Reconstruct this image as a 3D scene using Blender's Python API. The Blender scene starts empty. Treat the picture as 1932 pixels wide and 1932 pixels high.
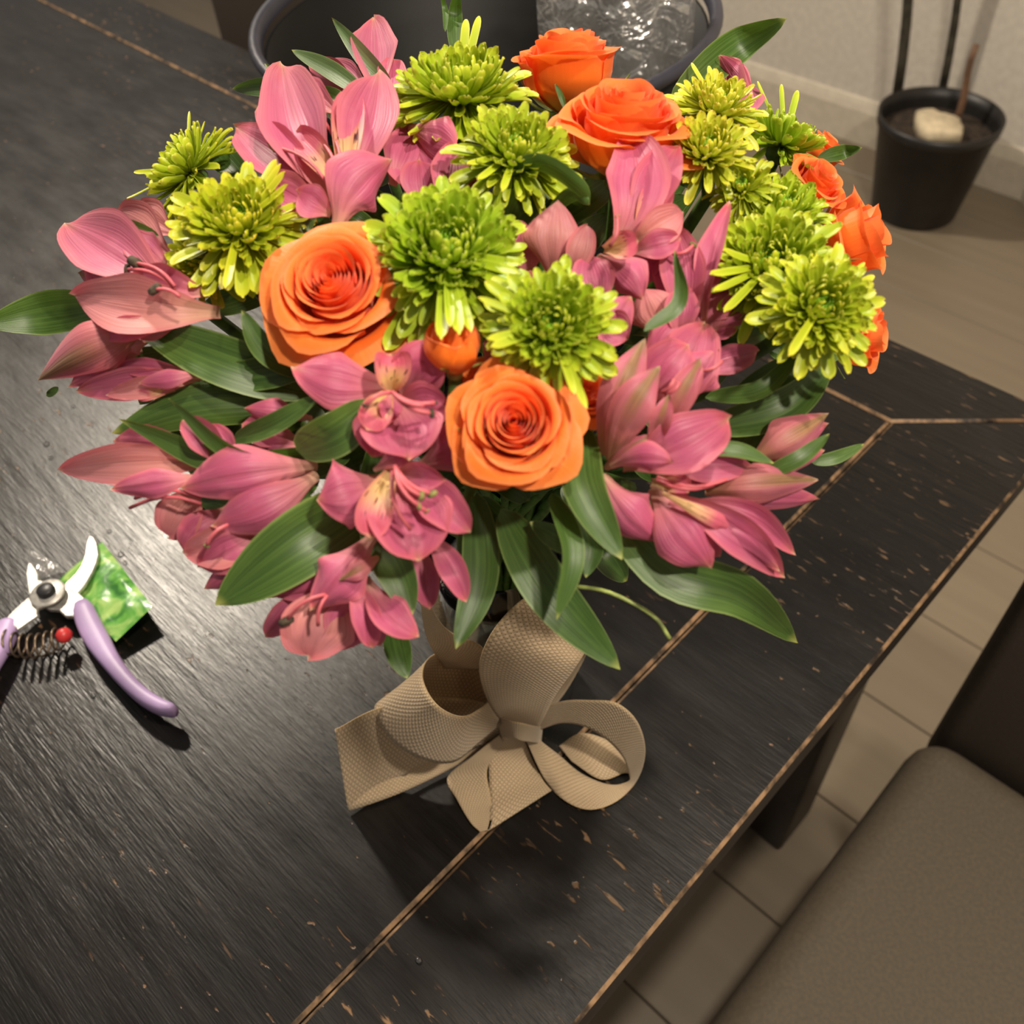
import bpy, math, random
import numpy as np
from mathutils import Vector, Matrix, Quaternion
random.seed(7)
rng = np.random.default_rng(7)
SC = bpy.context.scene
COL = SC.collection
# ------------------------------------------------------------------ camera
F, C = 1781.0, 966.0                       # focal length and centre in pixels of the 1932 frame
nrm = lambda v: np.array(v, float) / np.linalg.norm(v)
EX = -nrm([-2646, -1836, F]); EY = nrm([2755, -2243, F]); EZ = nrm(np.cross(EX, EY)); EX = nrm(np.cross(EY, EZ))
CAM = np.array([0, 0, 1.30]); T = 0.75     # world: x along the wood grain, y along the table edge; table top at T
cw = lambda v: np.array([np.dot(v, EX), np.dot(v, EY), np.dot(v, EZ)])
RIGHT, UP, BACK = cw([1, 0, 0]), cw([0, -1, 0]), cw([0, 0, -1])
cam = bpy.data.cameras.new('camera'); co = bpy.data.objects.new('camera', cam); COL.objects.link(co)
M = Matrix.Identity(4)
for r in range(3):
    M[r][0], M[r][1], M[r][2], M[r][3] = RIGHT[r], UP[r], BACK[r], CAM[r]
co.matrix_world = M
cam.sensor_width = 36; cam.lens = F / 1932 * 36; cam.clip_start = 0.01
cam.dof.use_dof = True; cam.dof.focus_distance = 0.40; cam.dof.aperture_fstop = 13
SC.camera = co
SC.view_settings.view_transform = 'Standard'; SC.view_settings.look = 'None'
SC.view_settings.exposure = -0.1; SC.view_settings.gamma = 1; SC.view_settings.use_curve_mapping = False
# ------------------------------------------------------------------ light
FH = nrm([-BACK[0], -BACK[1], 0]); RH = nrm([RIGHT[0], RIGHT[1], 0])
W = bpy.data.worlds.new('room_light'); SC.world = W; W.use_nodes = True
W.node_tree.nodes['Background'].inputs[0].default_value = (1.0, 0.90, 0.78, 1)
W.node_tree.nodes['Background'].inputs[1].default_value = 0.26
def lamp(name, az, el, dist, size, watts, col=(1, .88, .72)):
    a, e = math.radians(az), math.radians(el)
    d = (FH * math.cos(a) + RH * math.sin(a)) * math.cos(e) + np.array([0, 0, math.sin(e)])
    p = np.array([-.25, .22, 1.03]) + d * dist
    l = bpy.data.lights.new(name, 'AREA'); l.shape = 'DISK'; l.size = size; l.energy = watts; l.color = col
    o = bpy.data.objects.new(name, l); COL.objects.link(o); o.location = p
    o.rotation_euler = Vector(-d).to_track_quat('-Z', 'Y').to_euler(); return o
lamp('ceiling_lamp', 138, 56, 1.5, .08, 23)          # behind the viewer, to the right
lamp('ceiling_lamp', 100, 74, 1.5, .08, 17)           # over the table
lamp('ceiling_lamp', -29, 38, 2.6, .16, 80)          # ahead to the left: glare on the table by the shears
# ------------------------------------------------------------------ pixel -> point helpers (real positions on real surfaces)
def ray(x, y):
    return cw(nrm([x - C, y - C, F]))
def Z(x, y, z):
    d = ray(x, y); return CAM + d * (z - CAM[2]) / d[2]
BASE = Z(965, 1290, T)                     # the vase stands here
DC = BASE + [0, 0, .285]; DR = np.array([.185, .185, .115])   # the bouquet's dome
def D(x, y, off=0.0):
    """point on the bouquet's dome seen at this pixel, lifted off metres towards the viewer"""
    d = ray(x, y); o = (CAM - DC) / DR; e = d / DR
    a, b, c = e @ e, o @ e, o @ o - 1
    h = b * b - a * c
    t = (-b - math.sqrt(h)) / a if h > 0 else -b / a
    return CAM + d * (t - off)
def depth(p):
    return float(np.dot(np.array(p) - CAM, -BACK))
def camdir(x, y, z):
    return nrm(RIGHT * x + UP * y + BACK * z)
# ------------------------------------------------------------------ mesh helpers
def mesh(name, v, f, uv=None, smooth=True):
    m = bpy.data.meshes.new(name); m.from_pydata([tuple(map(float, p)) for p in v], [], f)
    if uv is not None:
        l = m.uv_layers.new(name='UVMap')
        idx = np.zeros(len(m.loops), dtype=np.int32); m.loops.foreach_get('vertex_index', idx)
        l.data.foreach_set('uv', np.asarray(uv, dtype=np.float32)[idx].ravel())
    if smooth:
        m.polygons.foreach_set('use_smooth', [True] * len(m.polygons))
    m.update(); return m
ORG = {}
def link(name, me, mat, parent=None, world=True, tint=None):
    o = bpy.data.objects.new(name, me); COL.objects.link(o)
    if mat and not me.materials:
        for q in (mat if isinstance(mat, (list, tuple)) else [mat]): me.materials.append(q)
    if parent:
        o.parent = parent
        if world: o.location = -Vector(ORG[parent.name])
    if tint: o.color = (*tint, 1)
    return o
def thing(name, label, cat, loc, group=None):
    o = bpy.data.objects.new(name, None); COL.objects.link(o); o.location = loc; o.empty_display_size = .02
    o['label'] = label; o['category'] = cat
    if group: o['group'] = group
    ORG[o.name] = tuple(map(float, loc)); return o
def grid(nu, nv, fn):
    v, uv, f = [], [], []
    for j in range(nv):
        for i in range(nu):
            u, t = i / (nu - 1), j / (nv - 1); v.append(fn(u, t)); uv.append((u, t))
    for j in range(nv - 1):
        for i in range(nu - 1):
            a = j * nu + i; f.append((a, a + 1, a + nu + 1, a + nu))
    return v, f, uv
def tube(pts, rad, n=8, caps=True):
    pts = [np.array(p, float) for p in pts]; v, f, uv = [], [], []
    R = rad if isinstance(rad, (list, tuple)) else [rad] * len(pts)
    ref = None
    for k, p in enumerate(pts):
        t = nrm(pts[min(k + 1, len(pts) - 1)] - pts[max(k - 1, 0)])
        if ref is None: ref = nrm(np.cross(t, [0.3, .2, 1] if abs(t[2]) < .9 else [1, .1, 0]))
        ref = nrm(ref - t * np.dot(ref, t)); b = np.cross(t, ref)
        for i in range(n):
            a = 2 * math.pi * i / n; v.append(p + (ref * math.cos(a) + b * math.sin(a)) * R[k]); uv.append((i / n, k / max(1, len(pts) - 1)))
    for k in range(len(pts) - 1):
        for i in range(n):
            f.append((k * n + i, k * n + (i + 1) % n, (k + 1) * n + (i + 1) % n, (k + 1) * n + i))
    if caps: f += [tuple(range(n))[::-1], tuple(range((len(pts) - 1) * n, len(pts) * n))]
    return v, f, uv
def lathe(prof, n=40, centre=(0, 0, 0)):
    v, f, uv = [], [], []
    for k, (r, z) in enumerate(prof):
        for i in range(n):
            a = 2 * math.pi * i / n; v.append(np.array(centre) + [r * math.cos(a), r * math.sin(a), z]); uv.append((i / n, k / (len(prof) - 1)))
    for k in range(len(prof) - 1):
        for i in range(n):
            f.append((k * n + i, k * n + (i + 1) % n, (k + 1) * n + (i + 1) % n, (k + 1) * n + i))
    return v, f, uv
def catmull(P, n):
    P = [np.array(p, float) for p in P]; Q = [2 * P[0] - P[1]] + P + [2 * P[-1] - P[-2]]; out = []
    for k in range(n):
        s = k / (n - 1) * (len(P) - 1); i = min(int(s), len(P) - 2); t = s - i
        a, b, c, d = Q[i:i + 4]
        out.append(.5 * (2 * b + (c - a) * t + (2 * a - 5 * b + 4 * c - d) * t * t + (3 * b - a - 3 * c + d) * t ** 3))
    return out
def prism(poly, z0, z1, ch=0.0):
    """a plate over a polygon with chamfered top edge; faces: top, chamfers, sides, bottom"""
    P = [np.array(p, float)[:2] for p in poly]
    area = sum(P[i - 1][0] * P[i][1] - P[i][0] * P[i - 1][1] for i in range(len(P)))
    if area < 0: P = P[::-1]
    n = len(P); ins = []
    for i in range(n):
        a, b, c = P[i - 1], P[i], P[(i + 1) % n]
        n1 = nrm([-(b - a)[1], (b - a)[0]]); n2 = nrm([-(c - b)[1], (c - b)[0]]); m = n1 + n2
        ins.append(b + m * ch / max(.3, np.dot(m, n1)))
    v = [(*p, z1) for p in ins] + [(*p, z1 - ch) for p in P] + [(*p, z0) for p in P]
    f = [tuple(range(n))]; fm = [0]
    for i in range(n):
        j = (i + 1) % n
        f.append((n + i, n + j, j, i)); fm.append(1)
        f.append((2 * n + i, 2 * n + j, n + j, n + i)); fm.append(2)
    f.append(tuple(range(2 * n, 3 * n))[::-1]); fm.append(2)
    return v, f, fm
def rbox(x0, x1, y0, y1, z0, z1, b=.01, seg=3):
    import bmesh
    bm = bmesh.new(); bmesh.ops.create_cube(bm, size=1)
    for q in bm.verts:
        q.co = ((x0 + x1) / 2 + q.co.x * (x1 - x0), (y0 + y1) / 2 + q.co.y * (y1 - y0), (z0 + z1) / 2 + q.co.z * (z1 - z0))
    if b: bmesh.ops.bevel(bm, geom=bm.edges[:], offset=b, segments=seg, affect='EDGES', profile=.5)
    m = bpy.data.meshes.new('box'); bm.to_mesh(m); bm.free()
    m.polygons.foreach_set('use_smooth', [True] * len(m.polygons)); return m
# ------------------------------------------------------------------ materials
def s2l(c):
    return tuple((x / 255 / 12.92 if x / 255 <= .04045 else ((x / 255 + .055) / 1.055) ** 2.4) for x in c) + (1,)
class N:
    """a small wrapper that makes node graphs short to write"""
    def __init__(s, name):
        s.m = bpy.data.materials.new(name); s.m.use_nodes = True; s.t = s.m.node_tree; s.t.nodes.clear()
        s.out = s.t.nodes.new('ShaderNodeOutputMaterial')
    def n(s, typ, ins=None, **kw):
        q = s.t.nodes.new('ShaderNode' + typ)
        for k, v in kw.items(): setattr(q, k, v)
        for k, v in (ins or {}).items(): s.put(q.inputs[k], v)
        return q
    def put(s, sock, v):
        if hasattr(v, 'is_linked'): s.t.links.new(v, sock)
        elif hasattr(v, 'outputs'): s.t.links.new(v.outputs[0], sock)
        else: sock.default_value = v
    def math(s, op, a, b=0.0, clamp=False):
        q = s.n('Math', operation=op, use_clamp=clamp); s.put(q.inputs[0], a); s.put(q.inputs[1], b); return q.outputs[0]
    def mix(s, fac, a, b, blend='MIX'):
        q = s.n('Mix', data_type='RGBA', blend_type=blend); s.put(q.inputs[0], fac); s.put(q.inputs[6], a); s.put(q.inputs[7], b); return q.outputs[2]
    def ramp(s, fac, stops):
        q = s.n('ValToRGB'); s.put(q.inputs[0], fac); e = q.color_ramp.elements
        while len(e) < len(stops): e.new(.5)
        for i, (p, c) in enumerate(stops): e[i].position = p; e[i].color = c if len(c) == 4 else s2l(c)
        return q.outputs[0]
    def step(s, x, lo, hi):
        q = s.n('MapRange', interpolation_type='SMOOTHSTEP'); s.put(q.inputs[0], x); q.inputs[1].default_value = lo; q.inputs[2].default_value = hi; return q.outputs[0]
    def noise(s, vec, scale, detail=3, rough=.55, dist=0):
        q = s.n('TexNoise', {'Scale': scale, 'Detail': detail, 'Roughness': rough, 'Distortion': dist}); s.put(q.inputs['Vector'], vec); return q.outputs[0]
    def vscale(s, vec, v):
        q = s.n('Mapping'); s.put(q.inputs[0], vec); q.inputs[3].default_value = v; return q.outputs[0]
    def bump(s, h, strength=.3, dist=.002):
        q = s.n('Bump', {'Strength': strength, 'Distance': dist}); s.put(q.inputs['Height'], h); return q.outputs[0]
    def pbr(s, col, rough=.5, normal=None, **kw):
        q = s.n('BsdfPrincipled'); s.put(q.inputs['Base Color'], col); s.put(q.inputs['Roughness'], rough)
        if normal is not None: s.put(q.inputs['Normal'], normal)
        for k, v in kw.items(): s.put(q.inputs[k.replace('_', ' ')], v)
        return q.outputs[0]
    def done(s, sh, trans=None, fac=.3):
        if trans is not None:
            t = s.n('BsdfTranslucent'); s.put(t.inputs[0], trans)
            q = s.n('MixShader'); q.inputs[0].default_value = fac; s.put(q.inputs[1], sh); s.put(q.inputs[2], t.outputs[0]); sh = q.outputs[0]
        s.put(s.out.inputs[0], sh); return s.m
def uvz(g):
    u = g.n('TexCoord').outputs['UV']; x = g.n('SeparateXYZ', {0: u}); return u, x.outputs[0], x.outputs[1]
def plain(name, rgb, rough=.5, metallic=0.0, var=.12, scale=40, spec=.5, coat=0.0):
    g = N(name); c = g.n('TexCoord').outputs['Object']; k = g.noise(c, scale)
    col = g.mix(g.step(k, .3, .7), s2l([x * (1 - var) for x in rgb]), s2l([min(255, x * (1 + var)) for x in rgb]))
    return g.done(g.pbr(col, rough, g.bump(k, .08), Metallic=metallic, Specular_IOR_Level=spec, Coat_Weight=coat))
def petal_material(kind):
    g = N('alstroemeria_petal_' + kind); uv, u, v = uvz(g)
    oi = g.n('ObjectInfo'); rnd = oi.outputs['Random']
    a = g.math('ABSOLUTE', g.math('MULTIPLY', g.math('SUBTRACT', u, .5), 2.0))       # 0 on the midrib, 1 at the edge
    off = g.n('CombineXYZ', {0: g.math('MULTIPLY', rnd, 40.0), 1: g.math('MULTIPLY', rnd, 13.0), 2: 0.0})
    vv = g.n('VectorMath', {0: uv, 1: off}, operation='ADD').outputs[0]
    vein = g.noise(g.vscale(vv, (34, 1.1, 1)), 1.0, 2, .6)
    mott = g.noise(g.vscale(vv, (3, 3, 1)), 1.0, 3)
    if kind == 'inner':
        base = g.ramp(v, [(0, (222, 190, 130)), (.35, (246, 214, 130)), (.58, (236, 170, 130)), (.72, (226, 96, 122)), (.93, (214, 84, 106)), (1, (230, 200, 150))])
    elif kind == 'bud':
        base = g.ramp(v, [(0, (190, 150, 90)), (.3, (206, 120, 118)), (.85, (206, 96, 122)), (.96, (150, 120, 84)), (1, (225, 205, 160))])
    elif kind == 'pale':
        base = g.ramp(v, [(0, (214, 170, 130)), (.4, (226, 150, 140)), (.85, (224, 132, 134)), (.97, (205, 105, 110)), (1, (235, 200, 170))])
    elif kind == 'faded':
        base = g.ramp(v, [(0, (198, 120, 118)), (.6, (196, 124, 118)), (.9, (190, 110, 112)), (1, (200, 140, 128))])
    else:
        base = g.ramp(v, [(0, (226, 190, 150)), (.22, (220, 128, 138)), (.5, (198, 86, 126)), (.85, (196, 80, 116)), (.955, (212, 86, 104)), (.985, (230, 150, 120)), (1, (236, 222, 180))])
    col = g.mix(g.math('MULTIPLY', g.step(vein, .50, .72), .42 if kind != 'faded' else .6), base, s2l((150, 36, 72)))
    col = g.mix(g.math('MULTIPLY', g.step(a, .62, 1.0), .55), col, s2l((230, 116, 122)))
    col = g.mix(g.math('MULTIPLY', g.step(mott, .45, .8), .35), col, s2l((226, 144, 162)))
    if kind == 'outer':   # a folded midrib, slightly deeper than the blade, with a green touch near the tip
        rib = g.math('MULTIPLY', g.math('SUBTRACT', 1.0, g.step(a, .02, .16)), g.step(v, .15, .5))
        col = g.mix(g.math('MULTIPLY', rib, .35), col, s2l((160, 50, 76)))
        tip = g.math('MULTIPLY', g.math('SUBTRACT', 1.0, g.step(a, .0, .5)), g.step(v, .86, .98))
        col = g.mix(g.math('MULTIPLY', tip, .4), col, s2l((150, 130, 80)))
    if kind == 'bud':
        st = g.math('MULTIPLY', g.math('SUBTRACT', 1.0, g.step(a, .12, .55)), g.step(v, .18, .75))
        col = g.mix(g.math('MULTIPLY', st, .85), col, g.mix(g.step(vein, .4, .6), s2l((112, 104, 50)), s2l((166, 132, 74))))
    if kind == 'inner':
        fl = g.noise(g.vscale(vv, (16, 4.5, 1)), 1.0, 0)
        zone = g.math('MULTIPLY', g.step(v, .22, .34), g.math('SUBTRACT', 1.0, g.step(v, .66, .8)))
        col = g.mix(g.math('MULTIPLY', g.step(fl, .68, .71), zone), col, s2l((84, 22, 34)))
    hs = g.n('HueSaturation', {'Hue': .496, 'Saturation': .95, 'Value': .88}); g.put(hs.inputs['Color'], col); col = hs.outputs[0]
    col = g.mix(1.0, col, oi.outputs['Color'], 'MULTIPLY')
    h = g.math('ADD', g.noise(g.vscale(vv, (26, .8, 1)), 1.0, 2), g.math('MULTIPLY', mott, .4))
    return g.done(g.pbr(col, .48, g.bump(h, .32, .0015), Specular_IOR_Level=.4, Sheen_Weight=.08), g.mix(.3, col, s2l((225, 80, 100))), .25)
def rose_material():
    g = N('orange_rose_petal'); uv, u, v = uvz(g); oi = g.n('ObjectInfo')
    f = g.n('SeparateColor', {0: oi.outputs['Color']}).outputs[0]         # 0 innermost .. 1 outermost petal
    inner = g.ramp(v, [(0, (255, 140, 70)), (.5, (255, 126, 62)), (1, (255, 146, 84))])
    outer = g.ramp(v, [(0, (226, 178, 56)), (.35, (242, 142, 38)), (.7, (254, 128, 36)), (.95, (255, 134, 52)), (1, (255, 150, 84))])
    col = g.mix(f, inner, outer)
    w = g.noise(g.vscale(uv, (22, 1.5, 1)), 1.0, 3)
    col = g.mix(g.math('MULTIPLY', g.step(w, .5, .8), .3), col, s2l((255, 150, 60)))
    return g.done(g.pbr(col, .5, g.bump(w, .16, .001), Specular_IOR_Level=.3, Sheen_Weight=.15), g.mix(.4, col, s2l((255, 120, 30))), .34)
def mum_material():
    g = N('green_chrysanthemum_petal'); uv, u, v = uvz(g); oi = g.n('ObjectInfo'); w = g.noise(g.vscale(uv, (9, 1.2, 1)), 1.0, 2)
    base = g.ramp(v, [(0, (138, 160, 30)), (.45, (156, 180, 38)), (.85, (190, 204, 62)), (1, (236, 232, 130))])
    a = g.math('ABSOLUTE', g.math('MULTIPLY', g.math('SUBTRACT', u, .5), 2.0))
    col = g.mix(g.math('MULTIPLY', g.step(a, .55, 1.0), .35), base, s2l((214, 226, 100)))
    col = g.mix(1.0, col, oi.outputs['Color'], 'MULTIPLY')
    return g.done(g.pbr(col, .38, g.bump(w, .2, .0008), Specular_IOR_Level=.5), col, .25)
def leaf_material():
    g = N('alstroemeria_leaf'); uv, u, v = uvz(g); oi = g.n('ObjectInfo'); rnd = oi.outputs['Random']
    st = g.noise(g.vscale(uv, (30, .7, 1)), 1.0, 2); lo = g.noise(g.vscale(uv, (2, 2, 1)), g.math('ADD', 1.0, rnd), 2)
    a = g.math('ABSOLUTE', g.math('MULTIPLY', g.math('SUBTRACT', u, .5), 2.0))
    col = g.mix(g.step(st, .35, .7), s2l((54, 80, 32)), s2l((78, 106, 46)))
    col = g.mix(g.math('MULTIPLY', g.step(lo, .4, .8), .4), col, s2l((98, 130, 60)))
    col = g.mix(g.math('MULTIPLY', g.step(a, .9, 1.0), .6), col, s2l((150, 170, 96)))
    col = g.mix(g.math('MULTIPLY', g.math('SUBTRACT', 1.0, g.step(a, .0, .06)), .4), col, s2l((60, 90, 40)))
    col = g.mix(g.math('MULTIPLY', g.step(v, .93, 1.0), .6), col, s2l((190, 190, 100)))
    col = g.mix(1.0, col, oi.outputs['Color'], 'MULTIPLY')
    return g.done(g.pbr(col, .42, g.bump(st, .22, .001), Specular_IOR_Level=.5), g.mix(.4, col, s2l((130, 170, 30))), .2)
def wood_material(name, dark, worn, amount):
    """black painted wood: fine grain along x, rubbed through to bare wood in streaks"""
    g = N(name); c = g.n('TexCoord').outputs['Object']
    grain = g.noise(g.vscale(c, (16, 130, 130)), 1.0, 4, .6); fine = g.noise(g.vscale(c, (60, 900, 900)), 1.0, 2)
    patch = g.noise(g.vscale(c, (6, 9, 6)), 1.0, 3)
    chip = g.noise(g.vscale(c, (52, 215, 200)), 1.0, 3, .6, .4)
    dots = g.noise(g.vscale(c, (150, 190, 150)), 1.0, 1)
    m = g.math('MULTIPLY', g.step(chip, .64 - amount, .72 - amount), g.step(patch, .45, .62))
    m = g.math('MAXIMUM', m, g.math('MULTIPLY', g.step(dots, .78 - amount * .5, .82 - amount * .5), .75))
    col = g.mix(g.step(grain, .35, .7), s2l(dark), s2l([x * 1.6 + 4 for x in dark]))
    col = g.mix(g.math('MULTIPLY', m, .62), col, g.mix(grain, s2l(worn), s2l([x * 1.35 for x in worn])))
    h = g.math('ADD', g.math('MULTIPLY', grain, 1.0), g.math('ADD', g.math('MULTIPLY', fine, .35), g.math('MULTIPLY', m, -.5)))
    ro = g.math('ADD', .22, g.math('MULTIPLY', g.noise(g.vscale(c, (14, 40, 14)), 1.0, 2), .22))
    return g.done(g.pbr(col, ro, g.bump(h, .38, .0014), Specular_IOR_Level=.42))
def burlap_material():
    g = N('burlap'); uv, u, v = uvz(g)
    n = 23.0
    su = g.math('SINE', g.math('MULTIPLY', u, n * math.pi)); sv = g.math('SINE', g.math('MULTIPLY', v, n * 1.25 * math.pi))
    wob = g.noise(g.vscale(uv, (30, 30, 1)), 1.0, 2)
    p = g.math('MULTIPLY', su, sv); h = g.math('ADD', g.math('MULTIPLY', p, .5), .5)
    gap = g.math('MULTIPLY', g.math('SUBTRACT', 1.0, g.math('ABSOLUTE', su)), g.math('SUBTRACT', 1.0, g.math('ABSOLUTE', sv)))
    a = g.math('ABSOLUTE', g.math('MULTIPLY', g.math('SUBTRACT', u, .5), 2.0)); sel = g.step(a, .93, .97)
    col = g.mix(g.math('ADD', g.math('MULTIPLY', h, .6), g.math('MULTIPLY', wob, .4)), s2l((160, 136, 108)), s2l((232, 208, 172)))
    col = g.mix(g.math('MULTIPLY', g.step(gap, .15, .7), .75), col, s2l((78, 62, 46)))
    col = g.mix(g.math('MULTIPLY', sel, .5), col, s2l((205, 176, 128)))
    return g.done(g.pbr(col, .85, g.bump(h, .5, .0008), Specular_IOR_Level=.2, Sheen_Weight=.2), col, .18)
MAT = {k: petal_material(k) for k in ('outer', 'inner', 'bud', 'pale', 'faded')}
MAT['rose'] = rose_material(); MAT['mum'] = mum_material(); MAT['leaf'] = leaf_material(); MAT['burlap'] = burlap_material()
MAT['paint'] = wood_material('black_painted_wood', (11, 9, 8), (120, 90, 64), .0)
MAT['paint_border'] = wood_material('black_painted_border_wood', (10, 8, 7), (116, 90, 64), .02)
MAT['bare'] = plain('bare_worn_wood', (96, 76, 56), .6, var=.6, scale=90)
MAT['side'] = plain('dark_table_side', (36, 29, 24), .5)
MAT['stem'] = plain('green_stem', (70, 100, 40), .5, var=.2, scale=200)
MAT['sepal'] = plain('pale_green_sepal', (138, 150, 84), .5, var=.25, scale=160)
MAT['anther'] = plain('dark_anther', (62, 52, 38), .8, var=.3, scale=600)
MAT['filament'] = plain('pink_filament', (190, 90, 100), .5)
MAT['green_anther'] = plain('olive_anther', (112, 108, 60), .8, var=.3, scale=600)
MAT['florets'] = plain('green_disc_florets', (120, 158, 36), .45, var=.25, scale=900)
def glass(name, tint=(1, 1, 1), rough=0.0, ior=1.45):
    g = N(name); c = g.n('TexCoord').outputs['Object']
    return g.done(g.pbr((*tint, 1), rough, g.bump(g.noise(c, 25), .03), Transmission_Weight=1.0, IOR=ior))
MAT['glass'] = glass('clear_glass', (.97, 1, .98))
def drop_material():
    g = N('water_bead'); fr = g.n('LayerWeight', {'Blend': .35}); tr = g.n('BsdfTransparent'); gl = g.n('BsdfGlossy', {'Roughness': .05})
    m = g.n('MixShader', {0: g.math('ADD', g.math('MULTIPLY', fr.outputs[0], .9), .12), 1: tr.outputs[0], 2: gl.outputs[0]}); return g.done(m.outputs[0])
MAT['bead'] = drop_material()
MAT['water'] = glass('water', (.95, 1, .97), 0, 1.33)
# ------------------------------------------------------------------ the room
def struct(name, me, mat):
    o = link(name, me, mat); o['kind'] = 'structure'; return o
def floor_material():
    g = N('grey_brown_floor'); c = g.n('TexCoord').outputs['Object']
    k = g.noise(g.vscale(c, (2.5, 30, 1)), 1.0, 4); lo = g.noise(c, 1.3, 2)
    col = g.mix(k, s2l((116, 104, 88)), s2l((140, 127, 108))); col = g.mix(g.math('MULTIPLY', lo, .3), col, s2l((100, 88, 72)))
    return g.done(g.pbr(col, .42, g.bump(k, .06), Specular_IOR_Level=.4))
MAT['floor'] = floor_material(); MAT['seam'] = plain('dark_floor_seam', (98, 88, 74), .6)
fl = struct('floor', mesh('floor', *prism([(-4, -1.6), (2.4, -1.6), (2.4, 2.5), (-4, 2.5)], -.06, -.012)[:2], smooth=False), MAT['seam'])
ORG[fl.name] = (0, 0, 0)
plank = None; y = -1.6; row = 0
while y < 2.36:                                     # floor boards, laid along x with staggered ends
    x = -4.0 - .45 * (row % 3)
    while x < 2.4:
        a, b = max(x, -4), min(x + 1.35, 2.4)
        if b - a > .1:
            pv, pf, _ = prism([(a + .001, y + .001), (b - .001, y + .001), (b - .001, y + .189), (a + .001, y + .189)], -.012, 0, .0012)
            link('floor_board', mesh('floor_board', pv, pf, smooth=False), MAT['floor'], fl, world=False)
        x += 1.35
    y += .19; row += 1
MAT['wall'] = plain('warm_grey_wall', (208, 200, 188), .8, var=.03, scale=60)
MAT['trim'] = plain('pale_trim', (206, 196, 178), .45, var=.03)
WY, WX = 2.35, -.60
struct('wall_back', mesh('wall_back', *prism([(-4, WY), (WX, WY), (WX, WY + .1), (-4, WY + .1)], 0, 2.6)[:2], smooth=False), MAT['wall'])
struct('wall_side', mesh('wall_side', *prism([(WX, WY), (WX + 2.2, WY - 1.9), (WX + 2.3, WY - 1.8), (WX, WY + .1)], 0, 2.6)[:2], smooth=False), MAT['wall'])
def baseboard(name, p, q):
    p, q = np.array(p), np.array(q); d = nrm(q - p); n = np.array([d[1], -d[0]])
    if n[1] > 0: n = -n
    prof = [(0, 0), (.016, 0), (.016, .085), (.011, .10), (.006, .112), (0, .115)]
    v = [(*(e + n * a), z) for e in (p, q) for a, z in prof]; k = len(prof)
    f = [(i, (i + 1) % k, k + (i + 1) % k, k + i) for i in range(k)] + [tuple(range(k)), tuple(range(k, 2 * k))]
    struct(name, mesh(name, v, f, smooth=False), MAT['trim'])
baseboard('baseboard_back', (-4, WY), (WX, WY)); baseboard('baseboard_side', (WX, WY), (WX + 2.2, WY - 1.9))
# ------------------------------------------------------------------ the table
X0, X1, Y0, Y1 = -1.95, -.081, -.30, .7015
XI0, XI1, YI0, YI1 = X0 + .108, -.1888, Y0 + .095, .606
tb = thing('dining_table', 'black painted wooden dining table with scuffed top and worn edges under the flower vase', 'table', (0, 0, 0))
def board(poly, mat):
    v, f, fm = prism(poly, T - .03, T, .0022); m = mesh('plank', v, f, smooth=False)
    o = link('plank', m, [mat, MAT['bare'], MAT['side']], tb)
    m.polygons.foreach_set('material_index', fm); return o
G = .0006
board([(XI0 + G, YI0 + G), (XI1 - G, YI0 + G), (XI1 - G, YI1 - G), (XI0 + G, YI1 - G)], MAT['paint'])
board([(XI1 + G, YI1), (X1, Y1 - G), (X1, Y0 + G), (XI1 + G, YI0)], MAT['paint_border'])
board([(XI1, YI1 + G), (X1 - G, Y1), (X0 + G, Y1), (XI0, YI1 + G)], MAT['paint_border'])
board([(XI0 - G, YI1), (X0, Y1 - G), (X0, Y0 + G), (XI0 - G, YI0)], MAT['paint_border'])
board([(XI1, YI0 - G), (X1 - G, Y0), (X0 + G, Y0), (XI0, YI0 - G)], MAT['paint_border'])
for a in ((X0 + .06, X1 - .06, Y0 + .06, Y0 + .085), (X0 + .06, X1 - .06, Y1 - .085, Y1 - .06), (X0 + .06, X0 + .085, Y0 + .085, Y1 - .085), (X1 - .085, X1 - .06, Y0 + .085, Y1 - .085)):
    link('apron', rbox(*a, T - .12, T - .03, .002, 1), MAT['side'], tb)
for x in (X0 + .05, X1 - .13):
    for y in (Y0 + .05, Y1 - .13):
        link('leg', rbox(x, x + .08, y, y + .08, 0, T - .03, .006, 2), MAT['side'], tb)
# ------------------------------------------------------------------ the chair beside the table
MAT['uphol'] = plain('taupe_upholstery', (88, 78, 64), .75, var=.06, scale=300); MAT['uphol_shaded'] = plain('taupe_upholstery_shaded', (74, 64, 54), .75, var=.06, scale=300)  # second one: same fabric for the backrest, its shade painted into the colour
ch = thing('upholstered_chair', 'taupe upholstered chair with rounded seat pulled up beside the table edge', 'chair', (.2, .3, 0))
link('seat', rbox(-.05, .46, .06, .585, .36, .45, .035, 5), MAT['uphol'], ch)
link('backrest', rbox(-.045, .455, .59, .68, .36, .98, .02, 4), MAT['uphol_shaded'], ch)
for x in (-.03, .40):
    for y in (.09, .60):
        link('leg', rbox(x, x + .04, y, y + .04, 0, .365, .004, 2), MAT['side'], ch)
def copy_chair(loc, rz, label):
    r = ch.copy(); COL.objects.link(r); r.location = loc; r.rotation_euler = (0, 0, rz); r['label'] = label
    for c in ch.children:
        d = c.copy(); COL.objects.link(d); d.parent = r
copy_chair((-1.42, 1.28, 0), math.pi, 'taupe upholstered chair across the table, only its dim edge seen beside the bucket')
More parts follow.
